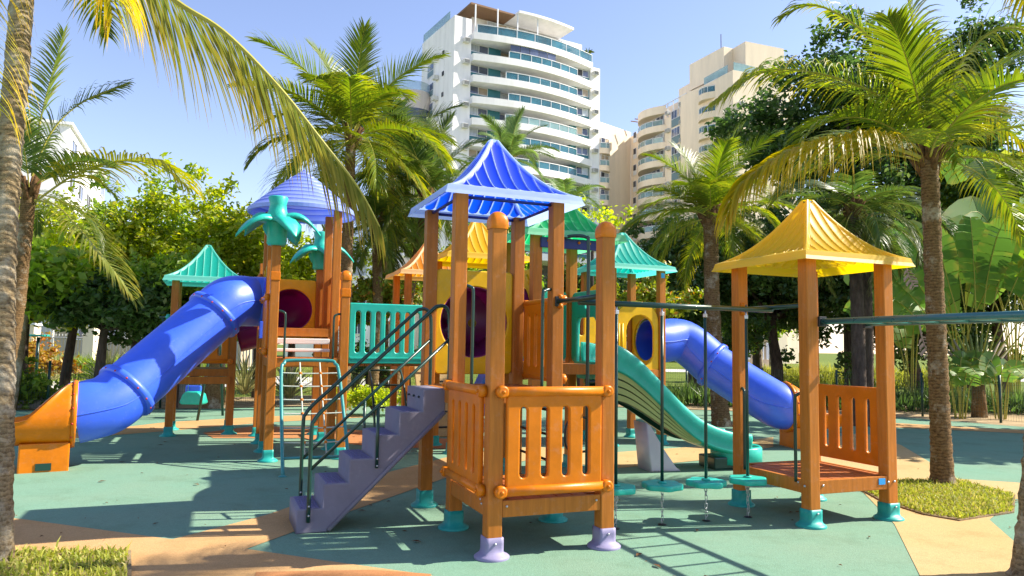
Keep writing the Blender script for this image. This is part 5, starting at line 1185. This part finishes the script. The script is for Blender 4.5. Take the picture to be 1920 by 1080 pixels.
# left tube slide
t = thing('tube_slide', 'long blue tube slide with orange exit chute at left', 'tube slide')
m0 = G(-1.36, 6.96, 2.33); r = 0.40
pA = [m0, m0 - AU * 0.22 + Vector((0, 0, -0.005)), W(432, 566, 11.45), W(402, 590, 11.25)]
pB = [W(402, 590, 11.25), W(320, 661, 10.75), W(238, 732, 10.25)]
pC = [W(238, 732, 10.25), W(205, 757, 10.05), W(170, 768, 9.9), W(139, 775, 9.8)]
_, PA = tube_shell('upper_bend', pA, r, 'blue', t); _, PB = tube_shell('straight_tube', pB, r - 0.004, 'blue', t); _, PC = tube_shell('lower_bend', pC, r, 'blue', t)
flange(t, PA[-1], PA[-1] - PA[-3], r, 'blue'); flange(t, PC[0], PB[-1] - PB[-3], r, 'blue'); 
def chute(t, p0, d, ln, r, z_end, side_m='orange', legs=True):
    """open orange exit: round lip at the tube, walls that sink toward the end, and a foot block"""
    d = Vector((d.x, d.y, 0)).normalized(); sd = Vector((-d.y, d.x, 0)); n = 12; rows = []; m_ = 21; inner = []
    for k in range(n + 1):
        f = k / n; half = PI * (1.0 - 0.52 * min(1, f * 1.9) ** 0.8) if f < 0.53 else PI * (0.48 - 0.06 * (f - 0.53))
        c = p0 + d * ln * f; zc = p0.z - (p0.z - z_end - r * 0.9) * (1 - (1 - f) ** 2); rr = r + 0.03 + 0.0 * f; flat = 1 - 0.28 * f
        for q in range(m_):
            a = -half + 2 * half * q / (m_ - 1); rows.append(Vector((c.x, c.y, zc)) + sd * math.sin(a) * rr - Vector((0, 0, math.cos(a) * rr * flat)))
        for q in range(m_):
            a = -half + 2 * half * q / (m_ - 1); inner.append(Vector((c.x, c.y, zc)) + sd * math.sin(a) * (rr - 0.025) - Vector((0, 0, math.cos(a) * (rr - 0.025) * flat)))
    mb = MB(); N = len(rows); vs_ = rows + inner; fs_ = []
    for k in range(n):
        for q in range(m_ - 1): a = k * m_ + q; fs_.append((a, a + m_, a + m_ + 1, a + 1)); fs_.append((N + a, N + a + 1, N + a + m_ + 1, N + a + m_))
        for q in (0, m_ - 1): a = k * m_ + q; fs_.append((a, N + a, N + a + m_, a + m_))
    for q in range(m_ - 1): fs_.append((q, q + 1, N + q + 1, N + q)); a = n * m_ + q; fs_.append((a, N + a, N + a + 1, a + 1))
    mb.add(vs_, fs_, True); mb.build('exit_chute', M[side_m], t)
    # lip ring
    flange(t, p0, d, r, side_m, 0.03, name='exit_lip')
    rot = Matrix((d, sd, Vector((0, 0, 1)))).transposed(); zb = p0.z - r - 0.02
    b = MB(); fc = p0 + d * (ln * 0.30); b.box((fc.x, fc.y, (zb + 0.06) / 2), (ln * 0.55, r * 1.5, max(0.12, zb + 0.10)), rot, 0.02); fo = b.build('foot_block', M[side_m], t)
    g = MB(); q = fc - sd * (r * 0.75 + 0.006) if sd.y > 0 else fc + sd * (r * 0.75 + 0.006)
    g.box((q.x, q.y, 0.065), (0.17, 0.012, 0.09), rot); g.build('vent', M['bar'], fo)
    return rows
chute(t, PC[-1], PC[-1] - PC[-3], 1.0, r, 0.30)
# right tube slide
t = thing('tube_slide', 'blue tube slide with orange exit behind the yellow roof platform', 'tube slide')
m0 = G(5.30, 6.14, 1.80); r = 0.40
pA = [m0, m0 + AU * 0.2, W(1280, 640, 13.95), W(1336, 684, 13.7)]
pe = W(1452, 757, 13.05); pB = [W(1336, 684, 13.7), W(1395, 722, 13.42), pe, pe + Vector((0.20, 0.01, -0.05))]
_, PA = tube_shell('upper_bend', pA, r, 'blue', t); _, PB = tube_shell('straight_tube', pB, r - 0.004, 'blue', t)
flange(t, PA[-1], PB[2] - PB[0], r, 'blue'); chute(t, PB[-1], Vector((1.0, 0.12, 0)), 0.9, r, 0.28)
# tunnels
t = thing('tunnel', 'purple crawl tunnel bending back from the blue roofed tower', 'tunnel')
tube_shell('tunnel_tube', [G(0.5, 2.0, 1.92), G(0.5, 2.35, 1.93), G(0.56, 2.75, 1.96), G(0.78, 3.12, 2.0), G(1.15, 3.34, 2.05), G(1.61, 3.38, 2.10)], 0.385, 'purple', t)
def bubble(t, c, d, m):
    d = d.normalized(); MB().tube([c - d * 0.05, c + d * 0.012], 0.055, 16).build('bubble_window', M[m], t)
bubble(t, W(846, 603, 9.40), Vector((0, -1, 0)), 'teal'); bubble(t, W(885, 606, 9.44), Vector((0, -1, 0)), 'yellow')
t = thing('tunnel', 'purple crawl tunnel elbow joining the two left back towers', 'tunnel')
tube_shell('tunnel_tube', [G(-0.83, 8.46, 2.28), G(-0.83, 8.8, 2.25), G(-0.95, 9.15, 2.15), G(-1.25, 9.34, 2.0), G(-1.72, 9.36, 1.86)], 0.385, 'purple', t)

# ---- stairs
t = thing('stairs', 'lilac plastic stairs with dark green handrails up to the blue roofed tower', 'stairs', G(0, 1.2), TH)
ns = 6; rise = 1.25 / ns; run = 0.222; y0, y1 = 0.0, 0.62; x_bot = -0.06 - run * ns + 0.02
prof = [(x_bot, 0.0)]
for k in range(ns): prof += [(x_bot + run * k, rise * (k + 1)), (x_bot + run * (k + 1), rise * (k + 1))]
prof += [(x_bot + run * ns, 1.02), (x_bot + run * 1.2, 0.0)]
me = plate('flight', prof, [], y1 - y0, 0.012)
link('flight', me, M['lilac'], t, (0, (y0 + y1) / 2, 0))
for y in (y0 - 0.012, y1 + 0.012): MB().tube([(x_bot + run * 1.2 + 0.01, y, 0.02), (x_bot + run * ns - 0.012, y, 1.03)], 0.02, 8).build('stringer_rim', M['lilac'], t)
for k in range(ns - 1):
    d = MB(); c = (x_bot + run * (k + 0.52), (y0 + y1) / 2, rise * (k + 1) + 0.002); d.box(c, (run - 0.05, y1 - y0 - 0.06, 0.006))
    for a in range(6):
        for b in range(14): d.box((c[0] - 0.065 + a * 0.026, y0 + 0.06 + b * 0.038, c[2] + 0.005), (0.012, 0.022, 0.005))
    d.build('tread', M['tread'], t)
mb = MB()
for y in (0.12, 0.31, 0.5): mb.sphere((x_bot + run * (ns - 1) - 0.012, y, 1.17), 0.012, 8, 5)
tag(mb.build('bolt_heads', M['black'], t), kind='stuff')
for y in (-0.02, y1 + 0.02):
    xb = x_bot + 0.10; xt = -0.02; sl2 = (1.25 - rise) / (run * (ns - 1))
    hr = thing('handrail', None, None); hr.parent = t
    up = [(xb, y, 0.10), (xb, y, 0.86), (xb + 0.02, y, 0.98), (xb + 0.10, y, 1.08), (xb + 0.30, y, 1.08 + 0.2 * sl2), (xt - 0.26, y, 1.08 + (xt - 0.26 - xb - 0.1) * sl2), (xt - 0.12, y, 1.12 + (xt - 0.18 - xb - 0.1) * sl2), (xt - 0.02, y, 1.06 + (xt - 0.16 - xb - 0.1) * sl2), (xt, y, 1.75), (xt, y, 1.18)]
    MB().tube(smooth_path(up, 5), 0.018, 10).build('top_rail', M['bar'], hr)
    MB().tube([(xb, y, 0.55), (xt, y, 0.55 + (xt - xb) * sl2)], 0.015, 10).build('mid_rail', M['bar'], hr)
    xm = x_bot + run * 3.1; MB().tube([(xm, y, rise * 2.6), (xm, y, 0.55 + (xm - xb) * sl2)], 0.015, 10).build('baluster', M['bar'], hr)
    bp = MB()
    for z in (0.16, 0.24): bp.sphere((xb, y - 0.02, z), 0.010, 8, 5)
    for z in (rise * 2.7, rise * 3.0): bp.sphere((xm, y - 0.018, z), 0.010, 8, 5)
    tag(bp.build('bolt_heads', M['steel'], hr), kind='stuff')

# ---- net climber
t = thing('net_climber', 'turquoise framed rope net climber leaning on the conical roof tower', 'net climber', G(-1.33, 5.46), TH)
def nl(x, f): return Vector((x, -0.10 - 1.22 * (1 - f), 1.42 * f))
xa, xb = 0.10, 0.93
fr_ = [nl(xa, 0), nl(xa + 0.005, 0.5), nl(xa + 0.02, 0.90), nl(xa + 0.06, 0.97), nl(xa + 0.14, 1.0), nl(xb - 0.14, 1.0), nl(xb - 0.06, 0.97), nl(xb - 0.02, 0.90), nl(xb - 0.005, 0.5), nl(xb, 0)]
MB().tube(smooth_path(fr_, 5), 0.024, 12).build('frame', M['tbar'], t)
MB().tube([nl(xa, 0.14), nl(xb, 0.14)], 0.020, 10).build('bottom_bar', M['tbar'], t)
for x in (xa, xb): p = nl(x, 0); MB().lathe([(0.055, 0), (0.055, 0.01), (0.026, 0.02)], 14, p).build('foot_plate', M['tbar'], t)
for k in (1, 2): x = xa + (xb - xa) * k / 3; MB().tube([nl(x, 0.14), nl(x, 0.98)], 0.010, 8).build('rope', M['rope'], t)
for k in range(6):
    f = 0.265 + 0.123 * k; MB().tube(smooth_path([nl(xa, f), nl(xa + 0.27, f - 0.006), nl(xb - 0.27, f - 0.006), nl(xb, f)], 4), 0.009, 8).build('rope', M['rope'], t)
    for q in (1, 2): p = nl(xa + (xb - xa) * q / 3, f - 0.005); MB().sphere(p, 0.024, 10, 6).build('rope_knot', M['orange'], t)

# ---- stepping discs on an overhead bar
t = thing('overhead_bar', 'dark green overhead bar carrying the hanging stepping discs', 'bar', G(1.0, 0.5), TH)
LBAR = 2.235 * S
MB().tube([(0, 0, 2.08), (LBAR, 0, 2.08)], 0.026, 12).build('bar', M['bar'], t)
MB().tube([(0.0, -0.46, 2.11), (0.0, 0.46, 2.11)], 0.024, 12).build('cross_bar', M['bar'], t); MB().tube([(LBAR, -0.44, 2.11), (LBAR, 0.44, 2.11)], 0.024, 12).build('cross_bar', M['bar'], t)
for (x, y) in ((0, 0.46), (0, -0.46), (LBAR, 0.46), (LBAR, -0.46)):
    br_ = MB().box((x - 0.0, y * 0.97, 2.11), (0.07, 0.05, 0.10), bevel=0.008).build('bracket', M['black'], t)
    for z in (2.155, 2.065): MB().sphere((x + 0.02 * (1 if x == 0 else -1), y * 0.93, z), 0.026, 10, 6).build('bolt_cap', M['orange'], t)
def disc_outline(r=0.185):
    return [((r * (1 + 0.07 * math.cos(6 * a))) * math.cos(a), (r * (1 + 0.07 * math.cos(6 * a))) * math.sin(a)) for a in [2 * PI * k / 60 for k in range(60)]]
DISC = plate('disc', disc_outline(), [], 0.055, 0.012, upright=False)
def link_mesh():
    mb = MB(); pts = stadium(0, 0, 0.022, 0.052, 5); mb.tube([(x, 0, y) for x, y in pts], 0.0035, 6, closed=True); return mb.mesh('chain_link')
CL = link_mesh()
names = ['nearest the low platform, half hidden by its post', 'second from the low platform', 'third from the low platform', 'nearest the yellow roofed platform']
for k in range(4):
    dz = 0.365; ii = 1.40 + 0.502 * k
    t = thing('stepping_disc', 'hanging teal stepping disc ' + names[k], 'stepping disc', G(ii, 0.5), TH + 0.3 * k, 'hanging stepping discs')
    link('disc', DISC, M['teal'], t, (0, 0, dz))
    MB().lathe([(0.04, 0.0), (0.045, 0.006), (0.03, 0.016)], 14, (0, 0, dz + 0.028)).build('collar', M['teal'], t)
    MB().tube([(0, 0, dz + 0.02), (0, 0, 2.0)], 0.016, 10).build('hanger_pole', M['bar'], t)
    m_ = MB(); m_.tube([(0, 0, 1.98), (0, 0, 2.06)], 0.010, 8); m_.box((0, 0, 2.0), (0.035, 0.035, 0.04), bevel=0.005); m_.build('shackle', M['steel'], t)
    n = 8
    for q in range(n): link('chain_link', CL, M['steel'], t, (0.004 * math.sin(q * 2.1), 0.004 * math.cos(q * 1.7), 0.025 + q * 0.040), (0, 0, (q % 2) * PI / 2 + 0.2 * k))
    for q in range(3): link('chain_link', CL, M['steel'], t, (0.018, 0.012, 0.335 - q * 0.038), (0.1, 0.12, (q % 2) * PI / 2))
    MB().lathe([(0.04, 0.004), (0.04, 0.010), (0.015, 0.016)], 12).build('anchor_plate', M['black'], t)
# ---- overhead ladder running to the right
t = thing('overhead_ladder', 'dark green overhead ladder running right from the yellow roof post', 'overhead ladder', G(3.235, 0.0), TH)
LLad = 3.2
for x in (0.10, 0.68): MB().tube([(x, -0.06, 1.95), (x, -LLad, 1.95)], 0.030, 12).build('side_rail', M['lbar'], t)
for k in range(11): y = -0.32 - 0.28 * k; MB().tube([(0.10, y, 1.945), (0.68, y, 1.945)], 0.016, 8).build('rung', M['tbar'], t)
for x in (0.10, 0.68): MB().box((x, -0.075, 1.95), (0.09, 0.03, 0.10), bevel=0.006).build('bracket', M['black'], t); 
m_ = MB(); m_.sphere((0.10, -0.10, 1.95), 0.03, 10, 6); m_.build('bolt_cap', M['orange'], t)
for x in (0.10, 0.68): MB().tube([(x, -LLad + 0.02, 1.95), (x, -LLad + 0.02, -0.02)], 0.035, 12).build('end_post', M['tbar'], t)

# ---- green wave slide
t = thing('wave_slide', 'wide teal slide with ribbed side running down from the green roofed tower', 'slide', G(2.66, 3.40), TH - 0.10)
st = [(0.0, 1.47), (0.18, 1.46), (0.40, 1.38), (0.65, 1.20), (0.95, 0.93), (1.25, 0.66), (1.50, 0.48), (1.75, 0.37), (1.98, 0.31), (2.18, 0.29), (2.30, 0.285)]
sp_ = smooth_path([(x, 0, z) for x, z in st], 4)
def sec(f):
    """cross-section half (far half mirrored): list of (y, z) from the floor centre to the outside bottom"""
    w = 0.29; hr_ = 0.26 * (1 - 0.25 * f); zs = -0.08 * (1 - 0.4 * f)
    return [(0, 0), (w * 0.6, 0.0), (w * 0.9, 0.03), (w, 0.10), (w + 0.02, hr_ * 0.7), (w + 0.03, hr_), (w + 0.045, hr_ + 0.018), (w + 0.068, hr_ + 0.004), (w + 0.078, hr_ - 0.05), (w + 0.07, 0.08), (w + 0.052, zs + 0.05), (w + 0.062, zs + 0.02), (w + 0.058, zs), (w + 0.02, zs - 0.012), (w - 0.06, zs - 0.03), (0, zs - 0.03)]
rows = []
for i, p in enumerate(sp_):
    f = i / (len(sp_) - 1); h = sec(f); ring = [(-y, z) for y, z in h] + [(y, z) for y, z in reversed(h[:-1])][:-1]
    rows.append([Vector((p.x, y, max(0.015, p.z + z))) for y, z in ring])
m_ = len(rows[0]); vs_ = [v for r in rows for v in r]; fs_ = [(i * m_ + k, i * m_ + (k + 1) % m_, (i + 1) * m_ + (k + 1) % m_, (i + 1) * m_ + k) for i in range(len(rows) - 1) for k in range(m_)]
fs_ += [tuple(range(m_)), tuple(reversed([(len(rows) - 1) * m_ + k for k in range(m_)]))]
mb = MB(); mb.add(vs_, fs_, True); me = mb.mesh('slide_bed')
bm = bmesh.new(); bm.from_mesh(me); bmesh.ops.recalc_face_normals(bm, faces=bm.faces); bm.to_mesh(me); bm.free()
link('slide_bed', me, M['teal'], t)
# ribbed skirt under the bed: bands that taper to nothing down the slide, over a dark filler that paints in the shade of the gaps
def skirt(name, k0, k1, yo, thick, m):
    mb = MB(); n = 26; q = []
    for i in range(n + 1):
        x = 0.02 + 1.50 * i / n; j = min(len(sp_) - 2, max(0, sum(1 for p in sp_ if p.x <= x) - 1)); a_ = sp_[j]; b_ = sp_[j + 1]; z = a_.z + (b_.z - a_.z) * (x - a_.x) / max(1e-5, b_.x - a_.x)
        f = x / 2.3; dp = 0.46 * max(0.03, 1 - x / 1.56) ** 0.75; zs = z - 0.085 * (1 - 0.4 * f); zt_ = zs - dp * k0; zb_ = zs - dp * k1; yi = yo * (1 - 0.30 * (k0 + k1) / 2 * (dp / 0.46))
        q += [(x, yi, zt_), (x, yi - 0.03 * (k1 - k0) * (1 if yo > 0 else -1), zb_), (x, yi - thick * (1 if yo > 0 else -1), zb_), (x, yi - thick * (1 if yo > 0 else -1), zt_)]
    fs = [(i * 4 + k, i * 4 + (k + 1) % 4, i * 4 + 4 + (k + 1) % 4, i * 4 + 4 + k) for i in range(n) for k in range(4)] + [(3, 2, 1, 0), tuple(n * 4 + k for k in range(4))]
    mb.add(q, fs); me = mb.mesh(name); bm = bmesh.new(); bm.from_mesh(me); bmesh.ops.recalc_face_normals(bm, faces=bm.faces); bm.to_mesh(me); bm.free()
    return link(name, me, M[m], t)
M['olive'] = mat('bounce_tinted_plastic', (0.40, 0.46, 0.17), 0.5, 0.3, noise=0.1, nscale=4)  # olive puts light bounced off the ground into the rib colour
for sgn in (-1, 1):
    skirt('skirt_gap_shade', 0.0, 1.0, sgn * 0.27, 0.05, 'bar')
    for k in range(4): skirt('skirt_rib', k / 4 + 0.015, k / 4 + 0.215, sgn * 0.325, 0.05, 'olive')
# rounded exit lip
MB().lathe([(0.36, 0.0), (0.36, 0.22), (0.33, 0.25), (0.30, 0.22), (0.30, 0.20)], 28, (2.27, 0, 0.06)).build('exit_lip', M['teal'], t)
leg = plate('support_leg', [(0.04, 0), (0.50, 0), (0.42, 0.06), (0.24, 0.30), (0.04, 0.62), (-0.03, 0.66)], [], 0.42, 0.02)
link('support_leg', leg, M['pale'], t, (0.78, 0, 0))
link('foot_box', MB().box((0, 0, 0), (0.42, 0.44, 0.17), bevel=0.02).mesh('foot_box'), M['bar'], t, (2.0, 0, 0.085))

# ---- climbers behind
t = thing('climbing_ladder', 'beige inclined climbing board with black rungs at the orange roofed tower', 'climber', G(1.45, 8.4), TH)
o = plate('board', [(0, 0), (0.9, 0), (0.9, 1.55), (0, 1.55)], [], 0.05, 0.01); link('board', o, M['cream'], t, (0, -0.85, 0.0), (R_(-28) * -1 * -1, 0, 0))
for k in range(5): MB().tube([(0.05, -0.88 + 0.145 * k, 0.18 + 0.27 * k), (0.85, -0.88 + 0.145 * k, 0.18 + 0.27 * k)], 0.018, 8).build('rung', M['black'], t)
t = thing('arch_climber', 'dark green tubular arch climber under the teal bridge', 'climber', G(0.4, 7.4), TH)
for x in (0, 0.55): MB().tube(smooth_path([(x, -0.9, 0), (x, -0.7, 0.6), (x, -0.35, 1.1), (x, 0.15, 1.35), (x, 0.8, 1.38)], 5), 0.02, 8).build('side_rail', M['bar'], t)
for (y, z) in ((-0.82, 0.3), (-0.68, 0.62), (-0.45, 0.98), (-0.15, 1.22), (0.25, 1.36)): MB().tube([(0, y, z), (0.55, y, z)], 0.016, 8).build('rung', M['bar'], t)
t = thing('open_slide', 'small blue slide at the back, glimpsed behind the orange slotted panel', 'slide', G(2.9, 6.9), TH)
rows = []
for i in range(15):
    f = i / 14; x = 0.1 + 1.9 * f; z = 1.25 - 1.0 * (3 * f * f - 2 * f ** 3)
    for (y, h) in ((-0.30, 0.26), (-0.26, 0.26), (-0.24, 0.05), (0.24, 0.05), (0.26, 0.26), (0.30, 0.26), (0.30, -0.02), (-0.30, -0.02)): rows.append((y * 1.0, -x * 0 + x, z + h))
vs_ = rows; fs_ = [(i * 8 + k, i * 8 + (k + 1) % 8, (i + 1) * 8 + (k + 1) % 8, (i + 1) * 8 + k) for i in range(14) for k in range(8)] + [tuple(range(8)), tuple(14 * 8 + k for k in range(8))]
MB().add(vs_, fs_, False).build('slide_bed', M['blue'], t)
# ---- swing
p = GP(345, 778); q = GP(398, 782); t = thing('swing_set', 'green framed swing with teal and blue seat behind the left towers', 'swing', W(366, 700, 16.4) * 1.0)
t.location.z = 0
for (dx, dy) in ((-0.75, 0.5), (-0.35, -0.3), (0.42, 0.6), (0.35, -0.6)): MB().tube([(dx, dy, 0), (dx * 0.9 + (0.1 if dx > 0 else -0.1), 0, 2.2)], 0.03, 8).build('leg', M['bar'], t)
MB().tube([(-0.85, 0, 2.2), (0.55, 0, 2.2)], 0.03, 8).build('top_bar', M['bar'], t)
for x in (-0.14, 0.14): MB().tube([(x, 0, 2.2), (x, 0.0, 0.55)], 0.008, 6).build('chain', M['steel'], t)
st_ = plate('seat', [(-0.20, 0.30), (-0.12, 0.36), (0.12, 0.36), (0.20, 0.30), (0.26, 0.12), (0.22, 0.08), (-0.22, 0.08), (-0.26, 0.12)], [], 0.30, 0.02); link('seat', st_, M['teal'], t, (0, 0, 0.22))
MB().box((-0.06, 0.10, 0.62), (0.34, 0.10, 0.16), bevel=0.03).build('backrest', M['blue'], t)

# ================================================================== FENCES AND SMALL THINGS
def wire_fence(label, pts, h=1.1, bay=2.4, cell=0.055, pm='bar'):
    t = thing('wire_fence', label, 'fence', pts[0])
    for s_ in range(len(pts) - 1):
        a, b = pts[s_] - pts[0], pts[s_ + 1] - pts[0]; ln = (b - a).length; n = max(1, round(ln / bay)); d = (b - a) / n
        for k in range(n):
            p = a + d * k; MB().tube([(p.x, p.y, -0.05), (p.x, p.y, h + 0.06)], 0.032, 8).build('post', M[pm], t)
            mb = MB(); nv = int(d.length / cell)
            for q in range(1, nv): w = p + d * (q / nv); mb.tube([(w.x, w.y, 0.05), (w.x, w.y, h)], 0.0028, 3, caps=False)
            for q in range(7): z = 0.05 + (h - 0.05) * q / 6; mb.tube([(p.x, p.y, z), (p.x + d.x, p.y + d.y, z)], 0.0035, 3, caps=False)
            mb.build('wire_panel', M[pm], t)
wire_fence('low green wire mesh fence along the lawn at left', [GP(-150, 772), GP(300, 764), GP(700, 756), GP(1000, 754)])
wire_fence('low dark green wire mesh fence at the right behind the near palm', [GP(1150, 752), GP(1430, 760), GP(1730, 780), GP(2050, 806)], 1.1)
def picket(label, a, b, h):
    t = thing('picket_fence', label, 'fence', a); d = b - a; ln = d.length; n = int(ln / 0.16)
    mb = MB()
    for k in range(n): p = d * (k / n); mb.box((p.x, p.y, h / 2), (0.05, 0.05, h))
    o = mb.build('pickets', M['pgrey'], t); tag(o, kind='stuff')
    for z in (0.25, h - 0.2): MB().tube([(0, -0.03, z), (d.x, d.y - 0.03, z)], 0.035, 6).build('rail', M['pgrey'], t)
    for k in range(0, n, 14): p = d * (k / n); MB().box((p.x, p.y, h / 2 + 0.08), (0.12, 0.12, h + 0.16)).build('post', M['white'], t)
picket('white metal picket fence in front of the beige building at left', gbase(-80, 38), gbase(480, 40), 2.0)
for k, (lb, px, Y) in enumerate([('beige fence pillar at far left', 58, 37.5), ('beige fence pillar right of the dark tree trunk', 170, 38.0)]):
    t = thing('fence_pillar', lb, 'pillar', gbase(px, Y), 0, 'pillars of the picket fence'); MB().box((0, 0, 1.2), (0.55, 0.55, 2.4)).build('shaft', B['cream'], t); MB().box((0, 0, 2.45), (0.75, 0.75, 0.12)).build('cap', B['stucco'], t)
t = thing('exercise_post', 'green steel post with flat top bar on the lawn at left', 'post', gbase(71, 24.0)); MB().tube([(0, 0, 0), (0, 0, 1.75)], 0.05, 8).build('post', M['bar'], t); MB().box((0, 0, 1.80), (0.5, 0.4, 0.07), bevel=0.02).build('top_plate', M['teal'], t)
def boulder(label, px, Y, s, seed):
    rng = random.Random(seed); mb = MB(); mb.sphere((0, 0, s[2] * 0.3), 1.0, 14, 9, s)
    mb.v = [(x * (1 + rng.uniform(-.1, .1)), y * (1 + rng.uniform(-.1, .1)), z * (1 + rng.uniform(-.1, .1))) for x, y, z in mb.v]
    o = mb.build('boulder', M['rock'], None, gbase(px, Y)); tag(o, label, 'boulder', 'garden boulders')
boulder('long pale boulder on the lawn behind the left wire fence', 85, 18.5, (0.9, 0.4, 0.28), 1)
boulder('pale rounded boulder seen behind the swing seat', 362, 21, (0.9, 0.5, 0.5), 2)
# trunk stump by the swing
t = thing('tree_trunk', 'stout grey tree trunk behind the swing', 'tree trunk', gbase(405, 19)); trunk_mesh([(0, 0, -0.05), (0.02, 0, 0.7), (0.05, 0, 1.6)], 0.26, 0.20, seed=4).build('trunk', M['bark'], t)
c = T(410, 560, 19.0); link('crown', crown_mesh('crown', [(0.1, 0, 2.6, 1.0, 0.8, 0.7), (-0.5, 0.2, 2.4, 0.7, 0.6, 0.5)], 2500, 0.11, 9), L['mid'], t)
t = thing('tree_trunk', 'pale leaning tree trunk at far left behind the palm', 'tree trunk', gbase(22, 17.5)); mb = MB(); mb.tube(smooth_path([(0, 0, -0.05), (0.10, 0, 1.0), (0.22, 0, 2.4)], 6), [0.19 - 0.006 * k for k in range(13)], 10); mb.build('trunk', M['bark_old'], t)
link('crown', crown_mesh('crown', [(0.3, 0, 3.2, 1.3, 1.0, 0.9), (-0.4, 0.2, 3.0, 0.9, 0.8, 0.7)], 3000, 0.13, 19), L['mid'], t)
# pale hanging dead leaves by the near palm
for k, (lb, px, py, Y) in enumerate([('pale dry leaf hanging right of the yellow roof, upper', 1697, 512, 16.0), ('pale dry leaf hanging right of the yellow roof, lower', 1725, 640, 15.0)]):
    c = W(px, py, Y); me = paddle('dry_leaf', [(0, 0, 0.35), (0.02, 0, 0.2), (0.05, 0, 0.05), (0.12, 0, -0.15), (0.2, 0, -0.3)], 0.16, 90 + k, 0.9); me.materials.clear(); me.materials.append(mat('dry_leaf', (0.42, 0.28, 0.20), 0.8, 0.2, noise=0.2)); me.materials.append(M['fibre'])
    o = link('dry_leaf', me, None, None, c); tag(o, lb, 'dry leaf', 'hanging dry leaves')
# fallen leaf litter on the rubber
rng = np.random.default_rng(3); n = 260; X = rng.uniform(-7, 8, n); Y_ = rng.uniform(4.4, 17, n); a = rng.random(n) * 6.28; s = 0.012 + 0.045 * rng.random(n) ** 2
V = np.stack([np.stack([X + np.cos(a) * s, Y_ + np.sin(a) * s, np.full(n, 0.012)], 1), np.stack([X - np.sin(a) * s * 0.4, Y_ + np.cos(a) * s * 0.4, np.full(n, 0.02)], 1), np.stack([X - np.cos(a) * s, Y_ - np.sin(a) * s, np.full(n, 0.012)], 1), np.stack([X + np.sin(a) * s * 0.4, Y_ - np.cos(a) * s * 0.4, np.full(n, 0.018)], 1)], 1).reshape(-1, 3)
o = link('leaf_litter', me_np('leaf_litter', V, np.arange(4 * n).reshape(-1, 4)), M['fibre']); tag(o, 'tiny fallen leaves scattered over the rubber floor', 'leaves', kind='stuff')
